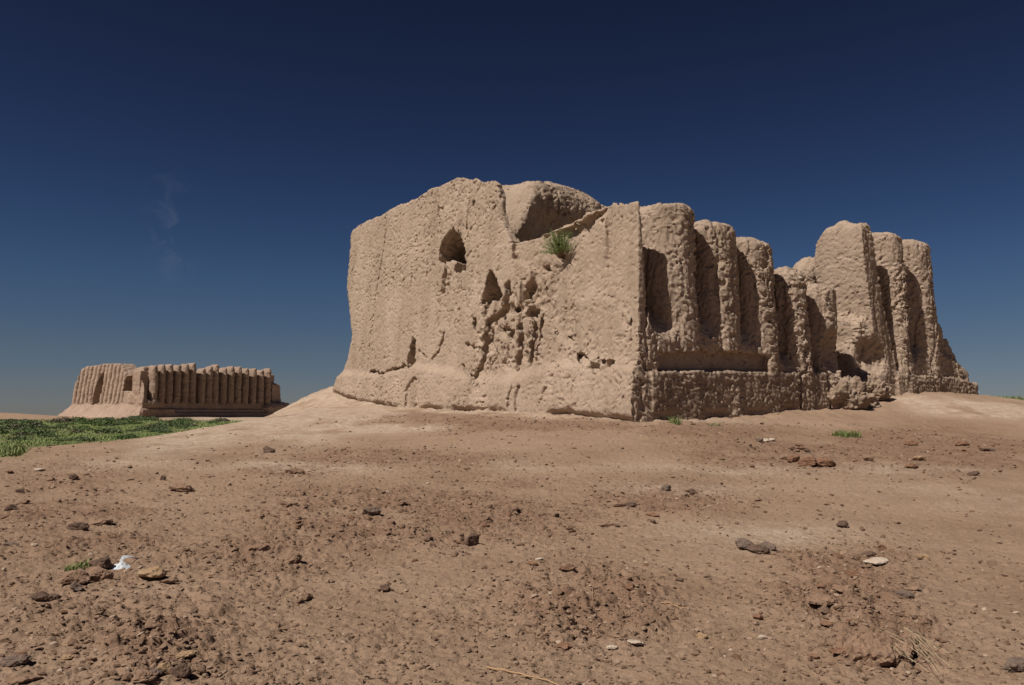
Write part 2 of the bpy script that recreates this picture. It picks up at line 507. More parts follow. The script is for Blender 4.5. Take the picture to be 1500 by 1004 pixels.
# ------------------------------------------------------------------ near ruin
def PL(pts, u=.3): return [R1.left(x, y, u) for x, y in pts]
HOLE1 = PL([(660, 334), (668, 343), (675, 352), (680, 372), (682, 392), (668, 400), (655, 396), (640, 384), (641, 366), (648, 348)], .5)
HOLE2 = PL([(717, 394), (725, 402), (731, 418), (735, 432), (728, 440), (712, 446), (707, 440), (712, 420)], .4)
HOLE3 = PL([(604, 494), (609, 500), (609, 536), (598, 540), (597, 528), (600, 510)], .25)
PATCH1 = PL([(649, 388), (680, 382), (681, 398), (674, 424), (648, 429)], .5)
SILL = PL([(630, 381), (664, 384), (665, 410), (630, 410)], .9)
ARCH = PL([(598, 597), (599, 568), (604, 556), (611, 553), (616, 560), (617, 597)], 0)
STRIP = PL([(750, 354), (835, 332), (895, 305), (866, 343), (840, 378), (824, 402), (808, 440), (790, 468), (772, 435), (782, 392), (752, 378)], .5)
GULLY = PL([(700, 440), (738, 440), (766, 396), (806, 380), (820, 405), (806, 450), (790, 470), (795, 535), (740, 545), (692, 550), (706, 480)], .3)
NOTCH = PL([(842, 516), (856, 524), (905, 532), (908, 545), (880, 548), (850, 536)], .15)
GROOVES = [([(742, 418), (733, 455), (716, 472), (712, 500), (711, 535), (700, 552)], .16, .5), ([(762, 478), (760, 540)], .12, .4), ([(782, 468), (780, 530)], .14, .45),
           ([(793, 466), (790, 520)], .07, .3), ([(650, 490), (646, 515), (638, 524)], .06, .22), ([(616, 515), (628, 524)], .05, .2),
           ([(553, 320), (555, 345), (548, 420), (543, 500), (541, 545)], .05, .08), ([(545, 545), (562, 548), (597, 536)], .07, .22), ([(680, 536), (692, 552), (705, 552)], .07, .22),
           ([(683, 507), (702, 510)], .06, .18), ([(762, 565), (760, 600)], .06, .12), ([(773, 567), (770, 600)], .06, .12), ([(808, 566), (806, 590)], .05, .1),
           ([(646, 402), (647, 427)], .07, .3), ([(683, 294), (682, 300)], .10, .35), ([(555, 342), (556, 338)], .07, .25), ([(694, 470), (696, 478)], .15, .45),
           ([(752, 487), (744, 490)], .16, .5), ([(806, 372), (812, 374)], .12, .6), ([(785, 392), (792, 396)], .11, .6), ([(772, 458), (778, 460)], .17, .6),
           ([(745, 452), (752, 456)], .15, .6), ([(768, 420), (762, 440)], .1, .5)]
GRV = [(np.array(PL(p, .3)), w, d) for p, w, d in GROOVES]
ZB_V, ZB_Z = zip(*sorted(R1.left(px, py) for px, py in [(935, 619), (860, 611), (780, 606), (700, 603), (620, 599), (560, 594), (510, 585), (490, 575)]))
COLS = [(2.62, 1.08, 8.98, 0), (4.82, 1.04, 8.62, 0), (6.98, 1.00, 8.34, 0), (9.05, .90, 7.42, .0), (10.95, .85, 7.02, .1)]
COLS2 = [(16.62, .80, 9.85, 0), (19.0, 1.08, 9.80, 0)]
KNOB = R1.right(1194, 404, 4.4)

def seg_d(px, py, pts):
    d = np.full(px.shape, 1e9)
    for a, b in zip(pts[:-1], pts[1:]):
        e = b - a
        t = np.clip(((px - a[0]) * e[0] + (py - a[1]) * e[1]) / (e @ e + 1e-9), 0, 1)
        d = np.minimum(d, np.hypot(px - a[0] - e[0] * t, py - a[1] - e[1] * t))
    return d

def colsd(u, v, z, uc, hw, zt, wob, zb=3.0):
    tz = np.clip((z - zb) / 6, 0, 1)
    w = hw * (1.0 - .06 * tz)
    vc = 1.38 + .045 * (z - 5)
    du = np.abs(u - uc + .05 * np.sin(z * .9 + uc) + .06 * wob) / w; dv = np.abs(v - vc) / 1.32
    q = (du ** 2.3 + dv ** 2.3) ** (1 / 2.3)
    d = (q - 1) * np.minimum(w, 1.1)
    dome = zt - .35 * np.clip(du, 0, 1.2) ** 3 + .12 * (v - 1.3) - .25 * np.clip((.6 - v), 0, 2)
    return smax(d, z - dome, .22)

def _rot():
    a, b, c = .7, .5, .9
    X = np.array([[1, 0, 0], [0, math.cos(a), -math.sin(a)], [0, math.sin(a), math.cos(a)]])
    Y = np.array([[math.cos(b), 0, math.sin(b)], [0, 1, 0], [-math.sin(b), 0, math.cos(b)]])
    Z = np.array([[math.cos(c), -math.sin(c), 0], [math.sin(c), math.cos(c), 0], [0, 0, 1]])
    return (X @ Y @ Z).astype(np.float32)
ROT = _rot()

def ruin1(P, fine):
    u, v, z = P[:, 0], P[:, 1], P[:, 2]
    wob = fbm(u * .45, v * .45, z * .45, 2)
    wob2 = fbm(u * 1.25 + 5, v * 1.25, z * 1.25, 2)
    # left outer face
    zb = ip(v, ZB_V, ZB_Z)
    zl = ip(v, [0, 2, 4.6, 7.2, 9.6, 12, 14.9, 17.7, 22.6], [3.3, 3.55, 3.4, 3.1, 3.25, 3.7, 4.1, 3.75, 4.0]) + .15 * wob
    uL = .07 * (z - 1.4) + .10 * wob
    uL = uL - .19 * sstep(-.15, .35, zl - z) - .10 * sstep(0, 1.6, zl - z)
    uL = uL + .24 * np.exp(-((z - zb - .02 - .10 * wob2) / .13) ** 2) * sstep(-.55, .45, sn(v * .8, z * 0, v * 0 + 3) + .6 * wob2)
    vE = ip(z, [1, 2.7, 3.6, 4.6, 6.0, 7.4, 8.7, 11.7, 12.5], [24.5, 24.1, 23.8, 23.05, 22.6, 23.15, 23.75, 23.95, 23.8]) + .12 * wob
    # mass A
    HA = ip(v, [8, 9.2, 12, 14.5, 17.3, 21.2, 23.2, 24.2], [11.55, 11.85, 12.35, 12.4, 12.3, 12.3, 12.05, 11.7])
    HA = HA + .38 * np.exp(-((u - 4.8) / 1.7) ** 2) * sstep(13.5, 10, v) - .6 * np.exp(-((u - 1.9) / .8) ** 2) * sstep(12.5, 10.5, v) - 2.6 * np.exp(-((u - 2.0) / .75) ** 2) * sstep(11.6, 9.2, v) - .15 * sstep(6.2, 8.3, u) * sstep(13, 9, v) + .22 * wob - .006 * np.maximum(u - 2, 0) ** 2
    vA = ip(z, [7.8, 8.6, 9.4, 10.35, 11.2, 11.8], [8.4, 7.6, 8.15, 8.4, 8.7, 9.3])
    vB = 9.45 + .6 * sstep(11.0, 9.0, z) + .22 * np.sin(u * 1.3 + 2.2) + .3 * wob
    vf = np.where(u < 1.15, vA, np.where(u > 1.75, vB, np.maximum(vA, vB) + .6)) + .15 * wob
    vf = vf * 1.0
    A = smax(smax(uL - u, v - vE, .8), u - 8.4 - .3 * wob, .5)
    A = smax(smax(A, vf + .12 * wob2 - v, .15), z - HA - .16 * wob2, np.where(u > 1.4, .7, .22))
    crev = np.maximum(np.maximum(np.abs(u - 1.30 - .15 * wob2) - .34, v - vA - .95 - .3 * wob2), 8.7 + .2 * wob2 - z)
    A = smax(A, -crev, .12)
    # lower left wall
    HL = ip(v, [-1, 0, 1.4, 2.6, 3.7, 7.4, 8.1, 9.9], [8.45, 8.6, 8.80, 8.75, 8.60, 8.50, 8.50, 8.5]) + .05 * wob + .07 * wob2
    v0 = .05 * (z - 1.4) + .06 * wob
    L = smax(np.maximum(uL - u, v0 - v), z - HL, .15)
    L = np.maximum(L, np.maximum(u - 1.9, v - 9.8))
    L = np.maximum(L, np.where(u > .55, np.minimum(u - .55, 1.6 - v), -1))
    d = smin(A, L, .12)
    # corner pier fin
    pier = np.maximum(np.maximum(uL - u, u - .86 + .045 * (z - 2)), np.maximum(v0 - v, v - 3))
    pier = smax(pier, z - 8.62 - .08 * np.clip(v, 0, 1.6) - .1 * wob - .08 * wob2, .12)
    d = smin(d, pier, .1)
    # right wall with half-columns
    Hb = ip(u, [0, 2.5, 4.7, 6.9, 8.0, 9, 11, 12.2], [8.4, 8.6, 8.2, 7.9, 7.5, 6.9, 6.4, 5.2]) + .2 * wob
    W = np.maximum(np.maximum(.3 - u, u - 12.0 - .5 * wob), np.maximum(1.62 + .045 * (z - 5) - v, v - 3.3))
    W = smax(W, z - Hb, .4)
    d = smin(d, W, .15)
    for (uc, hw, zt, w) in COLS:
        d = smin(d, colsd(u, v, z, uc, hw, zt + .12 * wob + .16 * wob2, wob + .6 * wob2), .06)
    zf = ip(u, [0, 1.6, 3.5, 6, 8, 10, 12, 12.6], [4.75, 4.65, 4.70, 4.35, 3.7, 3.3, 2.7, 2.3]) + .22 * wob + .12 * np.sin(u * 2.85 + 1.2)
    band = np.maximum(np.maximum(.2 - u, u - 12.2), np.maximum(.08 + .05 * (z - 3) + .08 * wob - v, v - 3.3))
    band = smax(band, z - zf - .65 * np.clip(v - .3, 0, 1.6), .5)
    d = smin(d, band, .12)
    # plinth along the right wall
    zp = 3.02 + .025 * u + .05 * wob
    vP = -.10 + .045 * (z - 1.4) + .07 * wob + .22 * np.exp(-((z - ip(u, [0, 5, 9], [1.45, 1.62, 1.85])) / .16) ** 2) * sstep(-.2, .4, sn(u * .9, u * 0, u * 0 + 5))
    pl = np.maximum(np.maximum(.55 - u, u - 10.25 - .12 * wob), np.maximum(vP - v, v - 3))
    pl = np.maximum(pl, .07 + .03 * wob - np.abs(u - 8.50 - .12 * (z - 2.5)))
    pl = smax(pl, z - zp, .10)
    d = np.minimum(d, pl)
    # slot over the plinth
    zc = 3.68 + .10 * wob + .09 * sn(u * 3.0, u * 0, u * 0 + 1.5) + .07 * sn(u * 7.0, u * 0, u * 0 + 4.5) + .02 * u
    slot = np.maximum(np.maximum(1.02 + .10 * (z - 3) - u, u - 6.75 - .3 * wob), np.maximum(zp - z, z - zc))
    slot = np.maximum(slot, v - .36 - .1 * wob - .10 * wob2)
    d = smax(d, -slot, .06)
    # tower and the columns beyond the breach
    T = np.maximum(np.maximum(14.03 - .10 * np.sin(z * .9) - u, u - 14.72 - .17 * (9.9 - z)), np.maximum(.25 + .05 * (z - 5) - v, v - 2.75))
    T = smax(T, z - 10.05 + .30 * np.maximum(u - 14.5, 0) ** 2 - .1 * wob + .9 * np.maximum(np.abs(v - 1.3) - .6, 0) ** 2 - .22 * wob2, .4)
    Ts = np.maximum(np.maximum(13.72 + .2 * wob + .15 * wob2 - u, u - 15.6), np.maximum(.55 - v, v - 3.7))
    Ts = smax(Ts, z - 5.85 - .15 * (v - 1.5) - .15 * wob - .25 * wob2, .25)
    T = smin(T, Ts, .3)
    W2 = np.maximum(np.maximum(14.9 - u, u - 20.4), np.maximum(1.95 - v, v - 3.3))
    W2 = smax(W2, z - 9.5 - .15 * wob, .4)
    T = smin(T, W2, .15)
    for (uc, hw, zt, w) in COLS2:
        T = smin(T, colsd(u, v, z, uc, hw, zt + .1 * wob + .16 * wob2, wob + .6 * wob2), .08)
    E = np.maximum(np.maximum(19.2 - u, u - 22.1 + .1 * (z - 3)), np.maximum(.45 + .08 * (z - 3) - v, v - 3.6))
    E = smax(E, z - ip(u, [19, 20.0, 20.6, 21.3, 22.0, 22.6], [7.6, 7.1, 6.35, 5.3, 4.35, 3.5]) - .3 * wob, .3)
    T = smin(T, E, .25)
    B2 = np.maximum(np.maximum(15.6 - u, u - 22.2), np.maximum(.05 + .12 * (z - 3) - v, v - 3.4))
    B2 = smax(B2, z - ip(u, [15.5, 18, 20, 22.3], [3.2, 4.3, 4.4, 3.6]) - .6 * v - .35 * wob, .3)
    T = smin(T, B2, .2)
    P2 = np.maximum(np.maximum(16.4 + .5 * wob - u, u - 22.4), np.maximum(-.25 + .05 * z + .12 * wob - v, v - 3))
    P2 = smax(P2, z - ip(u, [16, 18, 20, 23.5], [3.25, 3.35, 3.35, 3.1]) - .1 * wob, .12)
    T = np.minimum(T, P2)
    # caves under tower and fifth column
    uc, zc2 = R1.right(1272, 520, .4)
    cave = (np.sqrt(((u - uc + .25 * (z - zc2)) / 1.05) ** 2 + ((v + .1) / 1.05) ** 2 + ((z - zc2) / .95) ** 2) - 1) * .8
    T = smax(T, -cave - .15 * wob, .15)
    uc, zc2 = R1.right(1240, 530, .5)
    cave = (np.sqrt(((u - uc) / .8) ** 2 + ((v - .4) / 1.3) ** 2 + ((z - zc2) / 1.3) ** 2) - 1) * .8
    T = smax(T, -cave, .15)
    d = smin(d, T, .1)
    uc, zc2 = R1.right(1213, 515, .2)
    cave = (np.sqrt(((u - uc - .25) / .75) ** 2 + ((v + .25) / .8) ** 2 + ((z - zc2) / 1.0) ** 2) - 1) * .6
    d = smax(d, -cave, .12)
    # rubble in the breach
    rb = np.maximum(np.maximum(9.9 - u, u - 16.4), np.maximum(.25 - v, v - 8))
    rb = smax(rb, z - 2.1 - .45 * np.clip(v, 0, 4) - .5 * fbm(u * .9, v * .9, z * .9, 2), .3)
    d = smin(d, rb, .15)
    # inner wall stub behind the breach
    kn = (np.sqrt(((u - KNOB[0]) / 1.05) ** 2 + ((v - 4.6) / .9) ** 2 + ((z - KNOB[1]) / .95) ** 2) - 1) * .9
    kw = np.maximum(np.abs(u - KNOB[0] + .3) - 2.6, np.abs(v - 4.7) - .85)
    kw = smax(kw, z - KNOB[1] + .55 - .1 * wob, .35)
    d = smin(d, smin(kn, kw, .2), .1)
    # core
    core = np.maximum(np.maximum(1.0 - u, u - 21.2), np.maximum(3.0 - v, v - 23))
    core = smax(core, z - 5.2 + 2.0 * np.exp(-((u - 12.6) / 2.2) ** 2 - ((v - 3) / 3.0) ** 2) - .6 * wob, .5)
    d = smin(d, core, .2)
    bk = np.maximum(np.maximum(18.0 - u, u - 21.4), np.maximum(3 - v, v - 23)); bk = smax(bk, z - 6.8 - .7 * wob, .5)
    d = smin(d, bk, .2)
    # features of the left face
    m = (u < 3.6) & (v > -.5)
    if m.any():
        um, vm, zm = u[m], v[m], z[m]
        dm = d[m]; uf = uL[m]
        jit = .10 * sn(um * 2, vm * 2.2, zm * 2.2) + .07 * sn(um * 4, vm * 6.1, zm * 6.1); vj = vm + jit; zj = zm + .10 * sn(um * 2 + 9, vm * 2.2, zm * 2.2) + .07 * sn(um * 4 + 5, vm * 6.1, zm * 6.1)
        depth = um - uf
        def cut(dm, poly, dep, k=.06, slope=0.0):
            h = poly_sd(vj - slope * depth, zj, poly)
            return smax(dm, -np.maximum(h, depth - dep), k)
        dm = cut(dm, STRIP, .30, .06)
        dm = cut(dm, PATCH1, .22)
        h1 = np.maximum(poly_sd(vj - .15 * depth, zj, HOLE1), -np.where(depth > .45, poly_sd(vj, zj, SILL), 9.0))
        dm = smax(dm, -np.maximum(h1, depth - 2.4), .05)
        dm = cut(dm, HOLE2, 1.5, .05, .1)
        dm = cut(dm, HOLE3, .7, .05)
        dm = cut(dm, ARCH, .14, .03)
        hn = poly_sd(vj, zj, NOTCH) + .16 * fbm(um * 3, vm * 4.5, zm * 4.5, 2)
        dm = smax(dm, -np.maximum(hn, depth - .20 - .18 * sn(um, vm * 5, zm * 5)), .06)
        g = poly_sd(vm, zm, GULLY)
        gm = sstep(.25, -.5, g)
        wv = vm + .25 * sn(vm * 2, zm * 2, um * 0 + 4)
        c1 = np.clip(np.abs(sn(wv * 2.6, zm * .75, um * .6)) * -1 + .22, 0, 1) * 2.0
        c2 = np.clip(sn(um * 2.0 + 7, vm * 3.4, zm * 2.6) - .25, 0, 1) * .75
        c3 = np.clip(sn(um * 4.0 + 3, vm * 7, zm * 5.5) - .30, 0, 1) * .35
        dm = dm + gm * (np.clip(c1 * .42 + c2 * .6, 0, .36) + c3 * 1.3) * sstep(1.0, .2, depth)
        for pts, w, dep in GRV:
            q = seg_d(vj, zj, pts)
            dm = smax(dm, -np.maximum(q - w, depth - dep), .06)
        # lump of the sill inside the large window
        d[m] = dm
    if fine:
        Pr = np.stack([u + .22 * sn(v * 1.7, z * 1.7, u * 1.7), v + .22 * sn(z * 1.6, u * 1.6, v * 1.6), z + .22 * sn(u * 1.8, v * 1.8, z * 1.8)], 1) @ ROT
        ru, rv, rz = Pr[:, 0], Pr[:, 1], Pr[:, 2]
        right = sstep(3.4, 2.6, v) * sstep(.5, 1.3, u) * (1 - .65 * sstep(13.3, 14.0, u) * sstep(14.9, 14.2, u))
        plm = right * sstep(zp + .15, zp - .1, z) * sstep(.6, .2, v)
        vary = .55 + .75 * sstep(.36, .66, vn(u * .55 + 3, v * .55, z * .45 + 8))
        n = vn(ru * 2.4, rv * 2.4, rz * 2.4); d = d + (np.abs(2 * n - 1) - .4) * .085 * (.14 + .12 * right)
        n = vn(rv * 4.9, rz * 4.9, ru * 4.9); d = d + (np.abs(2 * n - 1) - .4) * .070 * (.15 + .16 * right) * vary
        n = vn(rz * 8.9 + .5 * ru, ru * 8.9 + .7 * rv, rv * 8.9); d = d + (np.abs(2 * n - 1) - .4) * .070 * (.42 + .32 * right) * (.4 + .6 * vary)
        n = vn(ru * 4.1 + 31, rv * 4.1, rz * 4.1 + 7); d = d + np.clip(n - .74, 0, 1) * .30 * vary
        n = vn(rv * 7.3 + 11, ru * 7.3, rz * 7.3 + 3); d = d + np.clip(n - .72, 0, 1) * .40 * (.8 - .3 * right) * vary
        n = vn(rz * 11.5 + 3, rv * 11.5, ru * 11.5 + 8); d = d + (np.clip(n - .64, 0, 1) * .30 - np.clip(.36 - n, 0, 1) * .18 * right) * (.4 + .6 * vary)
        # rain gullies running down the faces
        n = vn(u * 1.5 + .35 * sn(z * .8, v, u), v * 1.5 + .35 * sn(z * .8, u, v), z * .10); d = d + np.clip(.16 - np.abs(2 * n - 1), 0, 1) * .45 * sstep(2.6, 4.2, z) * vary
        # brick courses washed out on the plinths
        c = np.sin(z * 2 * math.pi / .21 + 2.5 * wob) * .009
        d = d + c * np.maximum(.45 * plm, .3 * sstep(zl + .1, zl - .2, z) * sstep(1.2, .3, u))
    return d

def split_ruin(V, Q, N, frame, classify, base, parent, names):
    c = V[Q].mean(1)
    lab = classify(c)
    W = frame.c[None] + V[:, :1] * frame.eu + V[:, 1:2] * frame.ev + np.c_[np.zeros(len(V)), np.zeros(len(V)), V[:, 2]]
    NW = N[:, :1] * frame.eu + N[:, 1:2] * frame.ev + np.c_[np.zeros(len(V)), np.zeros(len(V)), N[:, 2]]
    for k, (nm, mat, lb) in enumerate(names):
        f = Q[lab == k]
        if len(f) == 0: continue
        ids, inv = np.unique(f, return_inverse=True)
        o = mesh_obj(nm, W[ids], inv.reshape(-1, 4), mat, normals=NW[ids], base=base, parent=parent)
        if lb: o['label'] = lb

def build_ruin1():
    V, Q, N = surface_nets(ruin1, (-1.2, -1.0, .2), (24.6, 25.2, 13.2), .056)
    base = R1.world(11, 11, 1.5)
    root = empty('mud_brick_fortress', base)
    tag(root, 'large eroded mud-brick fortress ruin with fluted right wall standing on the low mound', 'ruin')
    names = [('wall', M_WALL, None), ('half_column', M_FLUTE, None), ('half_column', M_FLUTE, None), ('half_column', M_FLUTE, None),
             ('half_column', M_FLUTE, 'broken short half column'), ('half_column', M_FLUTE, 'shortest half column, broken off beside the breach'),
             ('half_column', M_FLUTE, None), ('half_column', M_FLUTE, None), ('plinth', M_PLINTH, None), ('tower', M_FLUTE, 'tall weathered pier right of the breach'),
             ('plinth', M_PLINTH, 'short plinth block right of the crack'), ('plinth', M_PLINTH, 'low plinth remnant at the far right end'), ('window', M_WALL, 'large pointed hole in the left wall'), ('window', M_WALL, 'small pointed hole in the left wall'),
             ('doorway', M_WALL, 'blocked arched niche at the foot of the left wall'), ('inner_wall', M_FLUTE, 'high inner block behind the left wall'), ('base_course', M_WALL, 'smoother repaired foot of the left wall')]
    def classify(c):
        u, v, z = c[:, 0], c[:, 1], c[:, 2]
        lab = np.zeros(len(c), int)
        zl = ip(v, [0, 2, 4.6, 7.2, 9.6, 12, 14.9, 17.7, 22.6], [3.3, 3.55, 3.4, 3.1, 3.25, 3.7, 4.1, 3.75, 4.0])
        lab[(u < .9) & (z < zl) & (v > .25)] = 16
        zf = ip(u, [0, 1.6, 3.5, 6, 8, 10, 12], [5.0, 4.9, 4.9, 4.6, 4.0, 3.6, 3.3])
        for k, (uc, hw, zt, w) in enumerate(COLS):
            lab[(np.abs(u - uc) < 1.1) & (u > .9) & (v < 1.75) & (z > zf) & (u < 12.2)] = 0
            lab[(np.abs(u - uc) < hw) & (v < 1.75) & (z > zf)] = 1 + k
        for k, (uc, hw, zt, w) in enumerate(COLS2):
            lab[(np.abs(u - uc) < hw * 1.05) & (v < 1.9) & (z > 4.6)] = 6 + k
        lab[(u > 12.5) & (u < 15.5) & (v < 3.9) & (z > 3.2)] = 9
        lab[(u > .6) & (v < .6) & (z < 3.02 + .025 * u + .12) & (u < 10.5)] = 8
        lab[(lab == 8) & (u > 8.50 + .12 * (z - 2.5))] = 10
        lab[(u > 16.3) & (v < .6) & (z < 3.45)] = 11
        lab[(u > 1.3) & (v > 8.6) & (z > 8.3) & (u < 9) & (v < 13)] = 15
        m = np.where((u < 3.4) & (v > 5))[0]
        for k, (poly, g) in enumerate(((HOLE1, .06), (HOLE2, .06), (ARCH, .05))):
            lab[m[poly_sd(v[m] - (.15, .1, 0)[k] * np.maximum(u[m] - .4, 0), z[m], poly) < g]] = 12 + k
        return lab
    split_ruin(V, Q, N, R1, classify, base, root, names)
    return root

# ------------------------------------------------------------------ far ruin
FCOL = [(228.5, 536), (240, 534.8), (251, 534.3), (263, 536), (274.5, 534.3), (284.5, 533), (298.7, 541), (309, 538), (318, 535.5), (330, 540), (341, 538),
        (351.5, 538.6), (362, 541), (373.6, 541), (384.5, 542.6), (395, 541)]
FC = [R2.right(x, y - 1.0, .4) for x, y in FCOL]
FTOP = sorted(R2.left(x, y, 1.15) for x, y in [(110, 557), (116, 542), (123, 537), (145, 534.7), (162, 532.7), (175, 533), (181, 543), (186, 549), (195, 550), (196, 541), (208, 537.5)])
FRIB = [R2.left(x, 565, .8)[0] for x in np.linspace(105, 180, 14)]
FEND = R2.right(415, 575)[0]
FLEFT = R2.left(101, 580)[0]
FD1 = [R2.left(x, y, .8) for x, y in [(149, 545), (151.5, 551), (151, 576), (148, 579), (149, 590), (137, 595), (140, 570), (143, 552)]]
FD2 = [R2.left(x, y, .9) for x, y in [(182, 557), (186, 551), (196, 549), (196, 574), (181.5, 573)]]
FZL = R2.right(300, 592)[1]

def ruin2(P, fine):
    u, v, z = P[:, 0], P[:, 1], P[:, 2]
    wob = fbm(u * .22, v * .22, z * .22, 2)
    zfl = 4.4 + .4 * wob
    # left face
    tv, tz = np.array([a for a, b in FTOP]), np.array([b for a, b in FTOP])
    HLf = ip(v, tv, tz) + .3 * wob
    rp = np.full(v.shape, 9.0)
    for r in FRIB: rp = np.minimum(rp, np.abs(v - r - 0 * z))
    pitch = abs(FRIB[1] - FRIB[0])
    rib = np.where((v > min(FRIB) - pitch * .5) & (v < max(FRIB) + pitch * .5), 1.0, 0.0)
    groove = np.clip(rp / (pitch * .5), 0, 1) ** 4 * 2.2 * rib * sstep(zfl - .2, zfl + .4, z)
    sk = 2.6 * np.clip((zfl - z) / 3.6, 0, 1) ** 1.3
    uL = .13 * (z - 4) + groove - sk * (.35 + .65 * sstep(0, 9, v)) + .2 * wob
    vend = FLEFT - .23 * (z - 3)
    A = np.maximum(np.maximum(uL - u, u - 5.5), np.maximum(2.2 - v, v - vend))
    A = smax(A, z - HLf, .5)
    # right face
    zcol = np.array([c[1] for c in FC]); ucol = np.array([c[0] for c in FC])
    Hr = ip(u, ucol, zcol - 1.5)
    Wr = np.maximum(np.maximum(.2 - u, u - FEND + 1.6), np.maximum(2.1 - v, v - 5.5))
    Wr = smax(Wr, z - Hr - .3 * wob, .4)
    d = smin(A, Wr, .2)
    mc = v < 4
    for k, (uc, zt) in enumerate(FC):
        hw = .90
        du = np.abs(u - uc + .1 * wob) / hw; dv = np.abs(v - 1.5) / 1.5
        q = (np.sqrt(du ** 2 + dv ** 2) - 1) * 1.0
        q = smax(q, z - zt + 1.5 * du * du + .1 * wob, .35)
        q = np.maximum(q, 4.6 + .5 * np.abs(u - uc) - z)
        d = smin(d, q, .12)
    pier = np.maximum(np.maximum(uL - u, u - 1.5 + .12 * (z - 4)), np.maximum(.06 * (z - 4) - v + 1.4 * sstep(.25, 1.0, u) * sstep(5, 11, z), v - 5))
    pier = smax(pier, z - R2.left(205, 538)[1], .4)
    d = smin(d, pier, .2)
    endp = np.maximum(np.maximum(FEND - 3 - u, u - FEND - .1 * (8 - z)), np.maximum(1.2 - v, v - 5)); endp = smax(endp, z - 10.6 - wob, .8)
    d = smin(d, endp, .3)
    zl1 = FZL + .25 * wob
    base = np.maximum(np.maximum(-.0 - u, u - FEND - .3), np.maximum(-.25 - v + .55 * sstep(3.25, 3.35, z) + .5 * sstep(8.3, 8.6, u) * sstep(2.4, 2.5, z), v - 6))
    base = smax(base, z - zl1 - .5 * np.maximum(v - .5, 0), .25)
    d = smin(d, base, .15)
    lump = (np.sqrt(((u - FEND + 1.5) / 4.5) ** 2 + ((v - .3) / 1.6) ** 2 + ((z - 3.6) / 2.0) ** 2) - 1) * 1.4
    d = smin(d, lump + .4 * wob, .3)
    lump = (np.sqrt(((u - 3.0) / 2.6) ** 2 + ((v - .9) / 1.0) ** 2 + ((z - 4.6) / .9) ** 2) - 1) * .9
    d = smin(d, lump + .3 * wob, .3)
    core = np.maximum(np.maximum(3 - u, u - FEND + 2), np.maximum(3 - v, v - FLEFT + 8)); core = np.maximum(core, z - 9)
    d = np.minimum(d, core)
    m = (u < 6) & (v > 0)
    if m.any():
        dm = d[m]
        for poly, dep in ((FD1, 3.0), (FD2, 3.5)):
            dm = smax(dm, -np.maximum(poly_sd(v[m], z[m], poly), u[m] - uL[m] - dep), .1)
        d[m] = dm
    if fine:
        d = d + .45 * fbm(u * .35, v * .35, z * .5, 3) * sstep(5.5, 4, z)
        n = vn(u * .9, v * .9, z * .9); d = d + (np.abs(2 * n - 1) - .4) * .20
        n = vn(u * 2.1, v * 2.1, z * 2.1); d = d + (np.abs(2 * n - 1) - .4) * .16
    return d

def build_ruin2():
    V, Q, N = surface_nets(ruin2, (-4.5, -3, -.5), (FEND + 4, FLEFT + 4, 17.5), .20, 1.2)
    base = R2.world(18, 16, 1)
    root = empty('mud_brick_fortress', base)
    tag(root, 'distant corrugated mud-brick fortress ruin beyond the green scrub at left', 'ruin')
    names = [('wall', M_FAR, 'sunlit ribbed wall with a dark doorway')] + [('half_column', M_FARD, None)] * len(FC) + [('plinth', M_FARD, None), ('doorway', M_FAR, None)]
    def classify(c):
        u, v, z = c[:, 0], c[:, 1], c[:, 2]
        lab = np.zeros(len(c), int)
        for k, (uc, zt) in enumerate(FC): lab[(np.abs(u - uc) < 1.15) & (v < 2.4) & (z > 5.0) & (u > 1)] = 1 + k
        lab[(u > .05) & (v < 1.4) & (z < 5.0)] = 1 + len(FC)
        m = (u < 5) & (v > 1)
        lab[m & (poly_sd(v, z, FD1) < .1)] = 2 + len(FC)
        return lab
    split_ruin(V, Q, N, R2, classify, base, root, names)

# ------------------------------------------------------------------ clods and stones
def ico(sub):
    t = (1 + 5 ** .5) / 2
    V = [(-1, t, 0), (1, t, 0), (-1, -t, 0), (1, -t, 0), (0, -1, t), (0, 1, t), (0, -1, -t), (0, 1, -t), (t, 0, -1), (t, 0, 1), (-t, 0, -1), (-t, 0, 1)]
    Fc = [(0, 11, 5), (0, 5, 1), (0, 1, 7), (0, 7, 10), (0, 10, 11), (1, 5, 9), (5, 11, 4), (11, 10, 2), (10, 7, 6), (7, 1, 8), (3, 9, 4), (3, 4, 2), (3, 2, 6), (3, 6, 8), (3, 8, 9), (4, 9, 5), (2, 4, 11), (6, 2, 10), (8, 6, 7), (9, 8, 1)]
    V = [np.array(v) / np.linalg.norm(v) for v in V]
    for _ in range(sub):
        mid = {}; F2 = []
        def mp(a, b):
            k = (min(a, b), max(a, b))
            if k not in mid:
                m_ = V[a] + V[b]; V.append(m_ / np.linalg.norm(m_)); mid[k] = len(V) - 1
            return mid[k]
        for a, b, c in Fc:
            x, y, z = mp(a, b), mp(b, c), mp(c, a)
            F2 += [(a, x, z), (b, y, x), (c, z, y), (x, y, z)]
        Fc = F2
    return np.array(V), np.array(Fc)
ICO = {k: ico(k) for k in (0, 1, 2, 3, 4, 5)}

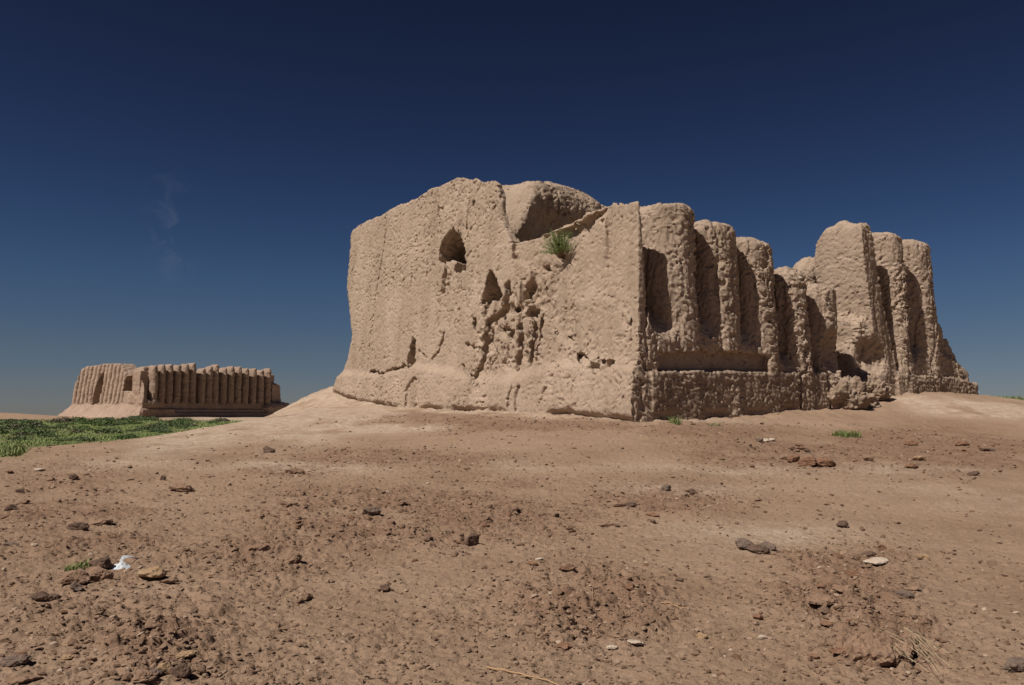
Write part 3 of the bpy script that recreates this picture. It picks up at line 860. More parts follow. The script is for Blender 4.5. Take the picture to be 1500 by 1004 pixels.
def rock_shape(seed, sx, sy, sz, sub=3, ang=.5, lumps=.22):
    """an angular, lumpy clod; flat facets are cut by random planes"""
    rs = np.random.RandomState(seed)
    V, Fc = ICO[sub]
    V = V.copy()
    for _ in range(9):
        n = rs.normal(size=3); n /= np.linalg.norm(n); h = rs.uniform(.55, .95)
        k = V @ n
        over = np.maximum(k - h, 0)[:, None]
        V = V - over * n * (ang + .4)
    o = rs.rand(3) * 40
    q = V * 1.6 + o
    r = 1 + lumps * fbm(q[:, 0], q[:, 1], q[:, 2], 2)
    q = V * 4.3 + o
    r = r + .45 * lumps * (np.abs(fbm(q[:, 0], q[:, 1], q[:, 2], 2)) - .25)
    if sub >= 3:
        q = V * 9.5 + o; r = r + .22 * lumps * sn(q[:, 0], q[:, 1], q[:, 2])
    V = V * r[:, None] * np.array([sx, sy, sz])
    V[:, 2] = np.where(V[:, 2] < -.35 * sz, -.35 * sz + (V[:, 2] + .35 * sz) * .3, V[:, 2])
    V[:, 2] -= V[:, 2].min()
    return V, Fc

# px, py of base centre; width px; height/width; depth ratio; material; name; label; category
STONES = [
 (691, 800, 22, .85, .95, M_DARK, 'clod', 'dark brown rounded clod alone on bare pale soil, with a grooved face', 'clod'),
 (1095, 806, 34, .42, .9, M_GREY, 'dung_pat', 'broad dark flat pat, largest of the three dark pats lying together', 'dung'),
 (1126, 806, 26, .38, .9, M_GREY, 'dung_pat', 'dark pat on the right of the three dark pats lying together', 'dung'),
 (1111, 812, 30, .42, .7, M_DARK, 'dung_pat', 'dark pat nearest the viewer of the three dark pats lying together', 'dung'),
 (545, 756, 29, .5, .6, M_GREY, 'stone', 'dark grey wedge-shaped stone in the churned brown soil patch', 'stone'),
 (264, 721, 40, .32, .6, M_CLOD, 'clod', 'long flat brown clod near the pale track at left', 'clod'),
 (392, 663, 16, .6, .8, M_DARK, 'clod', 'small dark clod on the slope below the left end of the near ruin', 'clod'),
 (430, 695, 26, .4, .7, M_CLOD, 'clod', 'brown clod beside the pale track right of the slope', 'clod'),
 (1186, 683, 24, .62, .8, M_RED, 'clod', 'reddish lump at the left end of a long two-lobed clod', 'clod'),
 (1206, 683, 34, .40, .7, M_RED, 'clod', 'long low reddish clod, right lobe of a two-lobed pair', 'clod'),
 (1165, 677, 20, .6, .8, M_RED, 'clod', 'reddish clod just left of the long two-lobed clod', 'clod'),
 (1150, 675, 14, .5, .8, M_CLOD, 'clod', 'small brown clod second left of the long two-lobed clod', 'clod'),
 (1172, 655, 13, .28, .6, M_RED, 'clod', 'thin reddish flake, topmost of a little group of flakes', 'clod'),
 (1163, 660, 13, .4, .7, M_DARK, 'clod', 'dark little lump on the left of a group of flakes', 'clod'),
 (1176, 660, 14, .35, .7, M_RED, 'clod', 'reddish flake in the middle of a group of flakes', 'clod'),
 (1183, 663, 10, .5, .7, M_DARK, 'clod', 'dark little lump on the right of a group of flakes', 'clod'),
 (1113, 648, 11, .5, .8, M_GREY, 'brick', 'dark left end piece of a row of pale broken bricks', 'brick'),
 (1123, 648, 11, .55, .8, M_PALE, 'brick', 'pale middle piece of a row of broken bricks', 'brick'),
 (1132, 647, 11, .5, .8, M_PALE, 'brick', 'pale right end piece of a row of broken bricks', 'brick'),
 (1272, 675, 17, .6, .8, M_CLOD, 'clod', 'triangular brown clod right of the long two-lobed clod', 'clod'),
 (1348, 675, 18, .5, .8, M_YEL, 'clod', 'yellowish cupped clod among brown crumbs at right', 'clod'),
 (1336, 686, 24, .28, .5, M_RED, 'clod', 'long narrow reddish clod in front of the yellowish cupped clod', 'clod'),
 (1427, 697, 18, .38, .6, M_DARK, 'clod', 'flat dark clod by itself near the right edge', 'clod'),
 (1410, 653, 22, .35, .6, M_RED, 'clod', 'reddish slab with dark hollow on the right slope', 'clod'),
 (1338, 653, 18, .5, .7, M_RED, 'clod', 'knobbly reddish clod behind the yellowish cupped clod', 'clod'),
 (975, 719, 16, .72, .9, M_GREY, 'stone', 'round grey-brown ball-like stone in mid ground', 'stone'),
 (1015, 725, 14, .6, .8, M_DARK, 'stone', 'small dark pointed stone right of the round ball-like stone', 'stone'),
 (908, 743, 16, .35, .7, M_CLOD, 'clod', 'low brown clod, left of a close pair in mid ground', 'clod'),
 (925, 743, 18, .38, .7, M_DARK, 'clod', 'low dark clod, right of a close pair in mid ground', 'clod'),
 (1236, 773, 16, .55, .8, M_DARK, 'clod', 'small dark hump above the scattered crust at right', 'clod'),
 (1262, 830, 26, .22, .7, M_CLOD, 'clod', 'brown slab tilted over a dark hollow left of the pale slab', 'clod'),
 (1249, 841, 22, .4, .8, M_RED, 'clod', 'reddish broken clod below the tilted brown slab', 'clod'),
 (1263, 838, 20, .35, .6, M_RED, 'clod', 'reddish curl of crust between tilted slab and pale slab', 'clod'),
 (1288, 828, 34, .14, .9, M_PALE, 'stone_slab', 'pale flat stone slab at right', 'stone'),
 (1275, 815, 18, .5, .6, M_DARK, 'clod', 'dark clod behind the pale flat slab', 'clod'),
 (1234, 867, 26, .55, .8, M_CLOD, 'clod', 'two-toned brown and grey clod below the broken crust', 'clod'),
 (1204, 862, 13, .45, .8, M_RED, 'clod', 'small reddish clod left of the two-toned clod', 'clod'),
 (1206, 886, 38, .38, .8, M_CLOD, 'clod', 'rough crumbly clod below left of the two-toned clod', 'clod'),
 (1327, 875, 26, .42, .7, M_GREY, 'stone', 'dark wedge of stone casting a black shadow at right', 'stone'),
 (1337, 863, 28, .16, .8, M_CLOD, 'clod', 'thin brown flake behind the dark wedge of stone', 'clod'),
 (1355, 819, 16, .4, .9, M_YEL, 'clod', 'small yellowish pebble-like clod at right', 'clod'),
 (1292, 806, 14, .6, .8, M_RED, 'clod', 'small reddish clod above the pale flat slab', 'clod'),
 (1493, 985, 36, .55, .7, M_GREY, 'stone', 'brown log-like stone cut by the right edge', 'stone'),
 (562, 868, 16, .55, .8, M_DARK, 'clod', 'small dark clod alone at lower left of centre', 'clod'),
 (780, 828, 16, .35, .7, M_RED, 'clod', 'small reddish clod beside a pale chip in centre foreground', 'clod'),
 (790, 821, 10, .3, .8, M_PALE, 'stone', 'tiny pale chip behind the small reddish clod', 'stone'),
 (428, 826, 28, .6, .8, M_CLOD, 'clod', 'upright brown clod at lower left of the churned soil patch', 'clod'),
 (378, 806, 26, .4, .6, M_CLOD, 'clod', 'brown slab leaning in the churned soil patch', 'clod'),
 (145, 832, 32, .55, .7, M_DARK, 'stone', 'dark stone next to the white plastic bag', 'stone'),
 (138, 852, 40, .55, .7, M_CLOD, 'clod', 'large brown clod below the dark stone by the plastic bag', 'clod'),
 (105, 857, 44, .4, .6, M_CLOD, 'clod', 'long earth lump under the green seedling', 'clod'),
 (220, 851, 38, .42, .8, M_YEL, 'clod', 'rounded yellowish clod right of the white plastic bag', 'clod'),
 (245, 855, 24, .3, .6, M_CLOD, 'clod', 'low brown clod touching the rounded yellowish clod', 'clod'),
 (56, 880, 22, .55, .8, M_DARK, 'clod', 'dark clod, left of a pair below the earth lump', 'clod'),
 (73, 880, 20, .5, .8, M_DARK, 'clod', 'dark clod, right of a pair below the earth lump', 'clod'),
 (110, 868, 20, .55, .8, M_GREY, 'stone', 'grey stone below the long earth lump', 'stone'),
 (112, 775, 34, .28, .5, M_DARK, 'clod', 'dark crust ridge, left half, on the left of the field', 'clod'),
 (143, 770, 38, .25, .5, M_CLOD, 'clod', 'brown crust ridge, right half, on the left of the field', 'clod'),
 (18, 976, 40, .34, .7, M_GREY, 'stone', 'flat stone with a dark edge at the lower left corner', 'stone'),
 (100, 967, 18, .45, .7, M_YEL, 'stone', 'small yellowish stone near the lower left corner', 'stone'),
 (30, 1003, 40, .3, .7, M_CLOD, 'clod', 'low brown clod cut by the bottom edge at lower left', 'clod'),
 (272, 966, 27, .28, .6, M_YEL, 'stone', 'pale yellowish slab at the top of a stone heap', 'stone'),
 (241, 986, 22, .62, .8, M_YEL, 'stone', 'rounded yellow cobble in the stone heap', 'stone'),
 (262, 992, 26, .72, .7, M_DARK, 'stone', 'dark upright cobble in the stone heap', 'stone'),
 (208, 1000, 32, .45, .8, M_CLOD, 'stone', 'brown cobble at the left of the stone heap', 'stone'),
 (226, 993, 18, .5, .8, M_GREY, 'stone', 'grey cobble between brown and yellow cobbles of the heap', 'stone'),
 (73, 705, 12, .6, .8, M_CLOD, 'stone', 'small brown stone, left of a pair near the left edge', 'stone'),
 (106, 704, 14, .65, .8, M_DARK, 'stone', 'small dark stone, right of a pair near the left edge', 'stone'),
 (56, 690, 15, .22, .6, M_PALE, 'stone', 'pale flat chip near the grass patch at the left edge', 'stone'),
 (238, 704, 9, .8, .8, M_DARK, 'stone', 'tiny upright dark stone left of the long flat clod', 'stone'),
 (28, 722, 14, .4, .7, M_DARK, 'stone', 'dark flat stone near the left edge', 'stone'),
 (14, 800, 22, .3, .7, M_GREY, 'stone', 'grey flat stone at the left edge', 'stone'),
 (15, 748, 18, .45, .6, M_DARK, 'clod', 'dark tilted clod at the left edge', 'clod'),
 (34, 738, 16, .5, .7, M_CLOD, 'clod', 'brown crumbly clod near the tilted clod at left', 'clod'),
 (826, 952, 24, .3, .7, M_RED, 'clod', 'lifted reddish crust with black shadow in the cracked mud', 'clod'),
 (932, 948, 26, .12, .7, M_PALE, 'clod', 'pale thin crust flake right of the cracked mud', 'clod'),
 (897, 953, 16, .3, .7, M_PALE, 'clod', 'pale little crust flake in the cracked mud', 'clod'),
 (922, 864, 18, .5, .8, M_RED, 'clod', 'small reddish crumbly clod in the right centre foreground', 'clod'),
 (934, 879, 22, .22, .7, M_CLOD, 'clod', 'thin brown flake below the small crumbly clod', 'clod'),
 (835, 777, 12, .6, .6, M_CLOD, 'clod', 'small slanting clod at the right end of the churned patch', 'clod'),
 (890, 773, 32, .2, .4, M_CLOD, 'clod', 'long thin lip of crust in mid ground', 'clod'),
 (958, 757, 18, .35, .5, M_RED, 'clod', 'reddish flake at the end of the thin lip of crust', 'clod'),
 (1030, 935, 16, .5, .8, M_YEL, 'clod', 'small yellowish clod left of the broad crusty pat', 'clod'),
 (1213, 920, 18, .4, .7, M_RED, 'clod', 'small reddish clod above left of the broad crusty pat', 'clod'),
 (1245, 913, 10, .6, .8, M_RED, 'clod', 'tiny round reddish clod above the broad crusty pat', 'clod'),
 (1193, 966, 15, .4, .7, M_RED, 'clod', 'small reddish clod left of the broad crusty pat by a dark crust', 'clod'),
 (1232, 957, 24, .3, .5, M_RED, 'clod', 'curled dark crust at the left of the broad crusty pat', 'clod'),
 (1112, 908, 14, .6, .8, M_RED, 'clod', 'small upright reddish clod in right foreground', 'clod'),
 (1118, 937, 12, .4, .8, M_PALE, 'stone', 'little pale stone in right foreground', 'stone'),
 (1450, 662, 22, .15, .5, M_DARK, 'clod', 'thin dark streak of crust near the right edge', 'clod'),
]
# fallen masonry at the breach: px, py, width px, h/w, label
BLOCKS = [(1236, 602, 62, .78, 'large lumpy block of fallen masonry at the foot of the breach'),
          (1240, 577, 46, .66, 'dark knobbly block perched above the large fallen block'),
          (1272, 596, 44, .5, 'low fallen block at the right end of the rubble'),
          (1283, 573, 40, .95, 'tall fallen block leaning under the undercut tower')]

def add_stones():
    for i, (px, py, w, hr, dr, mat, name, label, cat) in enumerate(STONES):
        p = ground_hit(px, py)
        if p is None: continue
        s = w * p[1] / F * .5
        flat = hr < .25
        V, Fc = rock_shape(100 + i, s * 1.08, s * dr * 1.1, s * max(hr, .2) * 1.25, 4 if w > 18 else 3, .55, .30 if not flat else .2)
        p = p + np.array([0, s * dr * .6, 0])
        p[2] = terrain(np.array([p[0]]), np.array([p[1]]))[0] - .10 * s * hr
        o = mesh_obj(name, V, Fc, mat, smooth=False if i % 3 else True)
        o.location = p; o.rotation_euler = (rng.uniform(-.12, .12), rng.uniform(-.12, .12), rng.uniform(-.35, .35))
        tag(o, label, cat)
    for i, (px, py, w, hr, label) in enumerate(BLOCKS):
        u, z = R1.right(px, py, -.2 + .25 * (i == 1) + .3 * (i == 3))
        p = R1.world(u, -.2 + .55 * (i == 1) + .5 * (i == 3), 0)
        s = w * p[1] / F * .5
        V, Fc = rock_shape(900 + i, s * 1.15, s * .95, s * hr * 1.35, 5, .35, .45)
        Q = V * 4.0; V = V * (1 + .22 * fbm(Q[:, 0] * .7, Q[:, 1] * .7, Q[:, 2] * .7, 3) + .10 * sn(Q[:, 0] * 2, Q[:, 1] * 2, Q[:, 2] * 2))[:, None]
        p[2] = terrain(np.array([p[0]]), np.array([p[1]]))[0] - .15 + (.55 if i == 1 else 0)
        o = mesh_obj('fallen_block', V, Fc, M_PLINTH, smooth=True); o.location = p
        tag(o, label, 'rubble')

def add_clods():
    """the countable small clods: copies of a few shapes"""
    prot = []
    for k in range(8):
        V, Fc = rock_shape(500 + k, 1, rng.uniform(.6, .9), rng.uniform(.28, .6), 2, .6, .35)
        me = mesh_obj('soil_clod', V, Fc, [M_CLOD, M_RED, M_CLOD, M_CLOD][k % 4], smooth=False)
        prot.append(me)
    n = 0; used = 0
    rs = np.random.RandomState(3)
    label = 'small brown clod of dry earth scattered on the bare ground'
    while n < 285:
        if n % 5 < 2: px = rs.normal(580, 130); py = rs.normal(760, 36)
        else: px = rs.uniform(5, 1495); py = 640 + 360 * rs.rand() ** 1.3
        if py < 640 or py > 1003: continue
        p = ground_hit(px, py, 60)
        if p is None: continue
        ro = masks(p[:1], p[1:2], p[2:3])[0][0]
        if rs.rand() > .12 + ro: continue
        u, v = R1.uv(p[0], p[1])
        if u > -.6 and v > -.6: continue
        src = prot[n % 8]
        o = src if n < 8 else src.copy()
        if n >= 8: COL.objects.link(o)
        s = (.020 + .055 * rs.rand() ** 2.4) * (.75 + .035 * p[1])
        o.location = (p[0], p[1], p[2] - .12 * s)
        o.scale = (s, s, s * rs.uniform(.7, 1.2)); o.rotation_euler = (rs.uniform(-.3, .3), rs.uniform(-.3, .3), rs.uniform(0, 6.28))
        tag(o, label, 'clod', 'small clods scattered over the bare ground')
        n += 1

def add_crumbs():
    rs = np.random.RandomState(8)
    N = 215000
    # distance spread so that the density per picture area stays even
    th = np.radians(rs.uniform(-50, 50, N)); r = 1 / rs.uniform(1 / 30., 1 / 3.0, N)
    x = r * np.sin(th); y = r * np.cos(th)
    z0 = macro(x, y)
    ro, pa, gr = masks(x, y, z0)
    keep = rs.rand(N) < (.15 + 1.0 * ro) * (1 - .7 * pa) * (1 - gr)
    u, v = R1.uv(x, y); keep &= ~((u > -.3) & (v > -.3))
    x, y, r, ro = x[keep], y[keep], r[keep], ro[keep]
    z = terrain(x, y)
    n = len(x)
    V0, F0 = ICO[0]
    s = (.0045 + .019 * rs.rand(n) ** 4) * (.55 + .06 * r)
    sc = np.c_[s * rs.uniform(.7, 1.5, n), s * rs.uniform(.7, 1.4, n), s * rs.uniform(.3, .85, n)]
    P = V0[None] * (1 + rs.uniform(-.35, .35, (n, 12, 1))) * sc[:, None, :]
    a = rs.uniform(0, 6.28, n); ca, sa = np.cos(a)[:, None], np.sin(a)[:, None]
    tl = rs.normal(0, .3, n)[:, None]
    X = P[..., 0] * ca - P[..., 1] * sa; Y = P[..., 0] * sa + P[..., 1] * ca; Z = P[..., 2] + tl * P[..., 0]
    V = np.stack([X + x[:, None], Y + y[:, None], Z + (z + s * .15)[:, None]], -1).reshape(-1, 3)
    Fc = (F0[None] + 12 * np.arange(n)[:, None, None]).reshape(-1, 3)
    m, nt, b = new_mat('crumb_earth')
    isl = nt.nodes.new('ShaderNodeNewGeometry').outputs['Random Per Island']
    c = ramp(nt, isl, [(0, (.11, .068, .044)), (.5, (.20, .130, .088)), (.95, (.29, .20, .14)), (1, (.40, .31, .235))])
    nt.links.new(c, b.inputs['Base Color'])
    o = mesh_obj('soil_crumbs', V, Fc, m, smooth=False)
    tag(o, 'fine brown crumbs and flakes of soil strewn over the bare ground', 'soil', kind='stuff')
    print('crumbs', n)

# ------------------------------------------------------------------ plants
def blades(rs, n, base_fn, length, width, lean, seg=3):
    """n tapered bent blades as quads; base_fn(k)->(n,3)"""
    B = base_fn(n)
    L = length * rs.uniform(.55, 1.15, n); az = rs.uniform(0, 2 * math.pi, n); ln = lean * rs.uniform(.2, 1.3, n)
    D = np.c_[np.cos(az), np.sin(az), np.zeros(n)]; S = np.c_[-np.sin(az), np.cos(az), np.zeros(n)]
    rows = []
    for k in range(seg + 1):
        t = k / seg
        c = B + D * (L * ln * t ** 1.6)[:, None] + np.array([0, 0, 1]) * (L * t * (1 - .35 * ln * t))[:, None]
        w = width * (1 - t) ** .8 + width * .06
        rows += [c - S * w, c + S * w]
    V = np.stack(rows, 1)
    m = 2 * (seg + 1)
    Fq = np.array([[2 * k, 2 * k + 1, 2 * k + 3, 2 * k + 2] for k in range(seg)])
    return V.reshape(-1, 3), (Fq[None] + m * np.arange(n)[:, None, None]).reshape(-1, 4)

def tuft(name, p, rad, h, n, label, width=.006, lean=.7, seed=1, sy=.6):
    rs = np.random.RandomState(seed)
    def bf(k):
        a = rs.uniform(0, 6.28, k); r = rad * np.sqrt(rs.rand(k))
        return np.c_[r * np.cos(a), r * np.sin(a) * sy, np.zeros(k) - .01]
    V, Q = blades(rs, n, bf, h, width, lean)
    o = mesh_obj(name, V, Q, M_TUFT, smooth=False); o.location = p
    return tag(o, label, 'grass')

def gp(px, py):
    return ground_hit(px, py)

def add_plants():
    p = gp(1240, 640); tuft('grass_tuft', p, .42, .26, 420, 'green grass tuft on the bare slope in front of the breach', .008, .9, 2)
    p = gp(990, 621); tuft('grass_tuft', p, .2, .30, 120, 'small green tuft at the foot of the near ruin by its front corner', .008, .7, 3)
    p = gp(1047, 623); tuft('grass_tuft', p, .22, .12, 80, 'faint low green tuft in front of the plinth of the near ruin', .006, .9, 4)
    p = at_y(1474, 591, 43); p[2] = terrain(p[:1], p[1:2])[0]; tuft('grass_tuft', p, 1.0, .30, 420, 'olive grass tuft on the skyline right of the near ruin', .012, .8, 5)
    p = gp(108, 834); tuft('seedling', p, .10, .075, 90, 'little green seedling beside the dark stone and plastic bag', .005, 1.0, 6, 1.0)
    p = gp(122, 829); tuft('seedling', p, .07, .085, 60, 'second green seedling touching the dark stone', .005, 1.0, 16, 1.0)
    # shrub growing out of the wall
    v, z = R1.left(826, 374, .55)
    base = R1.world(.40, v, z)
    root = empty('wall_shrub', base)
    tag(root, 'feathery green shrub growing from a hollow high in the left wall of the near ruin', 'shrub')
    rs = np.random.RandomState(4)
    TV = []; TF = []; LV = []; LF = []; nt_ = 0; nl = 0
    for k in range(170):
        az = rs.uniform(0, 6.28); el = rs.uniform(.15, 1.5); L = rs.uniform(.5, 1.12)
        d0 = np.array([math.cos(az) * math.cos(el), math.sin(az) * math.cos(el), math.sin(el)]) + np.array([-.25, -.3, .1])
        d0 /= np.linalg.norm(d0)
        pts = [np.array([0, 0, 0]) + d0 * L * t + np.array([0, 0, -.10 * L * t * t]) for t in np.linspace(0, 1, 6)]
        s = np.cross(d0, [0, 0, 1]); s /= np.linalg.norm(s) + 1e-6
        for a, b, t in zip(pts[:-1], pts[1:], range(5)):
            w = .007 * (1 - t / 6)
            TV += [a - s * w, a + s * w, b + s * w, b - s * w]; TF.append([nt_, nt_ + 1, nt_ + 2, nt_ + 3]); nt_ += 4
        for q in range(46):
            t = rs.uniform(.25, 1.0); c = d0 * L * t + np.array([0, 0, -.10 * L * t * t])
            e = d0 * .7 + rs.normal(0, .7, 3); e /= np.linalg.norm(e); f = np.cross(e, rs.normal(0, 1, 3)); f /= np.linalg.norm(f)
            l = rs.uniform(.035, .08); w = .0055
            LV += [c - f * w, c + f * w, c + e * l + f * w * .3, c + e * l - f * w * .3]; LF.append([nl, nl + 1, nl + 2, nl + 3]); nl += 4
    mesh_obj('stem', np.array(TV), TF, M_STEM, smooth=False, parent=root)
    mesh_obj('foliage', np.array(LV), LF, M_SHRUB, smooth=False, parent=root)
    # meadow grass on the plain
    rs = np.random.RandomState(9)
    N = 260000
    th = np.radians(rs.uniform(-36, -10, N)); r = 1 / rs.uniform(1 / 175., 1 / 22., N)
    x = r * np.sin(th); y = r * np.cos(th)
    z0 = macro(x, y)
    g = masks(x, y, z0)[2]
    dens = vn(x * .12, y * .12, x * 0 + 2.5)
    keep = (rs.rand(N) < g * (.35 + .9 * dens)) & (g > .3)
    x, y, r = x[keep], y[keep], r[keep]; z = terrain(x, y); n = len(x)
    print('grass', n)
    def bf(k): return np.c_[x, y, z - .02]
    V, Q = blades(rs, n, bf, 1.0, 1.0, .6, 1)
    V = V.reshape(n, 4, 3); B = np.c_[x, y, z][:, None, :]
    sz = (.06 + .0013 * r) * rs.uniform(.6, 1.4, n)
    V = B + (V - B) * np.c_[sz * .26, sz * .26, sz][:, None, :] * np.array([1, 1, 1])
    V[:, 2:, :2] += rs.normal(0, .12, (n, 1, 2)) * sz[:, None, None]
    o = mesh_obj('meadow_grass', V.reshape(-1, 3), Q, M_GRASS, smooth=False)
    tag(o, 'green grass covering the low plain between the two ruins', 'grass', kind='stuff')
    # scrub bushes on the plain
    protos = []
    for k in range(6):
        V = []; Fq = []
        n = 520
        c = rs.normal(0, 1, (n, 3)); c /= np.linalg.norm(c, axis=1)[:, None]
        rad = rs.rand(n) ** .35
        q = c * 1.3 + k * 7
        rad = rad * (1 + .45 * fbm(q[:, 0], q[:, 1], q[:, 2], 2))
        c = c * rad[:, None]; c[:, 2] = np.abs(c[:, 2]) * .62
        e = rs.normal(0, 1, (n, 3)); e[:, 2] = np.abs(e[:, 2]); e /= np.linalg.norm(e, axis=1)[:, None]
        f = np.cross(e, rs.normal(0, 1, (n, 3))); f /= np.linalg.norm(f, axis=1)[:, None]
        l = rs.uniform(.10, .22, n)[:, None]; w = l * .35
        V = np.stack([c - f * w, c + f * w, c + e * l + f * w * .3, c + e * l - f * w * .3], 1).reshape(-1, 3)
        Fq = np.arange(4 * n).reshape(-1, 4)
        ob = mesh_obj('scrub_bush', V, Fq, M_BUSH[(0, 1, 0, 2, 0, 0)[k]], smooth=False)
        protos.append(ob)
    cnt = 0
    while cnt < 95:
        px = rs.uniform(-30, 335); py = rs.uniform(612, 650)
        if rs.rand() > sstep(652, 622, py) * .9 + .08: continue
        p = ground_hit(px, py, 230)
        if p is None or p[1] < 40: continue
        if masks(p[:1], p[1:2], p[2:3])[2][0] < .3: continue
        u2, v2 = R2.uv(p[0], p[1])
        if u2 > -4 and v2 > -4: continue
        src = protos[cnt % 6]
        o = src if cnt < 6 else src.copy()
        if cnt >= 6: COL.objects.link(o)
        s = rs.uniform(.5, 1.35) * (.6 + p[1] / 220)
        o.location = p - np.array([0, 0, .08]); o.scale = (s * 1.25, s * 1.25, s * rs.uniform(.6, .95)); o.rotation_euler = (0, 0, rs.uniform(0, 6.28))
        tag(o, 'low dusty green bush on the plain in front of the distant ruin', 'bush', 'low bushes on the green plain')
        cnt += 1

# ------------------------------------------------------------------ straw, stalks, bag, crusty pat
def tube(pts, rad, sides=6):
    pts = np.asarray(pts, float); n = len(pts); V = []; Fq = []
    for i in range(n):
        t = pts[min(i + 1, n - 1)] - pts[max(i - 1, 0)]; t /= np.linalg.norm(t) + 1e-9
        a = np.cross(t, [0, 0, 1]); a /= np.linalg.norm(a) + 1e-9; b = np.cross(t, a)
        for k in range(sides):
            q = 2 * math.pi * k / sides; V.append(pts[i] + (a * math.cos(q) + b * math.sin(q)) * rad * (1 - .4 * i / n))
    for i in range(n - 1):
        for k in range(sides):
            Fq.append([i * sides + k, i * sides + (k + 1) % sides, (i + 1) * sides + (k + 1) % sides, (i + 1) * sides + k])
    return np.array(V), np.array(Fq)

def lay(pxs, lift=.012):
    P = [gp(x, y) for x, y in pxs]
    out = []
    for a, b in zip(P[:-1], P[1:]):
        for t in np.linspace(0, 1, 7)[:-1]: out.append(a + (b - a) * t)
    out.append(P[-1])
    out = np.array(out); g = terrain(out[:, 0], out[:, 1])
    zs = np.convolve(np.pad(g, 4, mode='edge'), np.ones(9) / 9, 'valid')
    out[:, 2] = np.maximum(zs, g) + lift
    return out

def add_litter():
    for px, rad, label in [([(714, 981), (735, 984), (765, 991), (800, 1000), (830, 1010)], .006, 'long reddish dry stalk lying at the bottom centre of the ground'),
                           ([(968, 886), (985, 889), (1004, 893)], .005, 'short reddish dry stalk in the right centre foreground'),
                           ([(868, 866), (868, 876), (868, 884)], .003, 'thin upright-looking straw in the centre foreground'),
                           ([(600, 1003), (615, 998)], .003, 'tiny straw at the bottom edge left of the long stalk')][:3]:
        p = lay(px); V, Q = tube(p, rad)
        o = mesh_obj('dry_stalk', V, Q, M_STALK, base=p[0]); tag(o, label, 'straw')
    # broad crusty pat, several broken plates in one body
    p = gp(1296, 972)
    rs = np.random.RandomState(77)
    sx = 52 * p[1] / F
    V, Fc = ico(5); V = V.copy()
    q = V * 2.2 + 3
    r = 1 + .30 * fbm(q[:, 0], q[:, 1], q[:, 2], 3)
    V = V * r[:, None] * np.array([sx * 1.05, sx * .95, .075])
    q = V * 11 + 9
    V[:, 2] += (np.abs(fbm(q[:, 0], q[:, 1], q[:, 2] * 0, 3)) * .075 + .03 * fbm(V[:, 0] * 34, V[:, 1] * 34, V[:, 0] * 0 + 4, 2)) * (V[:, 2] > -.02)
    V[:, :2] *= (1 + .10 * fbm(V[:, 0] * 20, V[:, 1] * 20, V[:, 2] * 20, 2))[:, None]
    c = p + np.array([0, sx * .7, 0]); c[2] = terrain(c[:1], c[1:2])[0] + .005
    o = mesh_obj('crusty_pat', V, Fc, M_CLOD, smooth=False); o.location = c
    tag(o, 'broad crusty brown pat with straw lying on its right end', 'dung')
    # straws
    V = []; Q = []; nv = 0
    base = gp(1340, 975)
    for k in range(17):
        a = (rs.uniform(1298, 1345), rs.uniform(932, 968)); L = rs.uniform(22, 78); an = rs.uniform(.5, .95)
        pa = gp(*a); pb = gp(a[0] + L * math.cos(an), a[1] + L * math.sin(an))
        if pa is None or pb is None: continue
        q = np.array([pa + (pb - pa) * t for t in np.linspace(0, 1, 6)])
        q[:, 2] = q[:, 2].max() + rs.uniform(.02, .09) + np.linspace(.02, -.01, 6) + .015 * np.sin(np.linspace(0, 3, 6))
        v, f = tube(q, rs.uniform(.0011, .0022), 5); V.append(v); Q.append(f + nv); nv += len(v)
    o = mesh_obj('straw_bundle', np.concatenate(V), np.concatenate(Q), M_STRAW, base=base); tag(o, 'loose bundle of pale straw lying across the broad crusty pat', 'straw')
    # plastic bag: crumpled sheet with a twisted handle
    p = gp(174, 833)
    s = 16 * p[1] / F
    n = 34
    xs = np.linspace(-1, 1, n)
    Xg, Yg = np.meshgrid(xs, xs, indexing='ij')
    rr = np.hypot(Xg, Yg)
    h = .045 * np.clip(1 - rr ** 2, 0, 1) ** .5 + .03 * np.abs(fbm(Xg * 3, Yg * 3, Xg * 0, 3)) + .02 * fbm(Xg * 7, Yg * 7, Xg * 0 + 3, 2)
    Vt = np.stack([Xg * s * (1 - .25 * np.abs(Yg) ** 2), Yg * s * 1.0 * (1 - .25 * np.abs(Xg) ** 2), h * np.clip(1.15 - rr, .15, 1)], -1).reshape(-1, 3)
    Vb = Vt * np.array([1, 1, 0]) + np.array([0, 0, .002])
    g = np.arange(n * n).reshape(n, n)
    Qt = np.stack([g[:-1, :-1], g[1:, :-1], g[1:, 1:], g[:-1, 1:]], -1).reshape(-1, 4)
    root = empty('plastic_bag', p + np.array([0, s * .4, .0])); tag(root, 'crumpled white plastic bag lying on the soil beside a dark stone', 'bag')
    root.rotation_euler = (0, 0, .2)
    mesh_obj('bag_body', np.r_[Vt, Vb], np.r_[Qt, Qt[:, ::-1] + n * n], M_BAG, parent=root)
    hp = np.array([[-.2, .3, .05], [-.05, .75, .09], [.25, 1.3, .08], [.7, 1.75, .05], [1.2, 2.0, .03]]) * np.array([s, s * 1.3, 1])
    hv = []; hq = []
    for i in range(len(hp)):
        for j, w in enumerate(np.linspace(-1, 1, 5)):
            hv.append(hp[i] + np.array([w * s * .14, -.2 * s * w * .3, .012 * math.cos(w * 2.2 + i)]))
    for i in range(len(hp) - 1):
        for j in range(4): hq.append([i * 5 + j, i * 5 + j + 1, i * 5 + j + 6, i * 5 + j + 5])
    mesh_obj('bag_handle', np.array(hv), hq, M_BAG, parent=root)

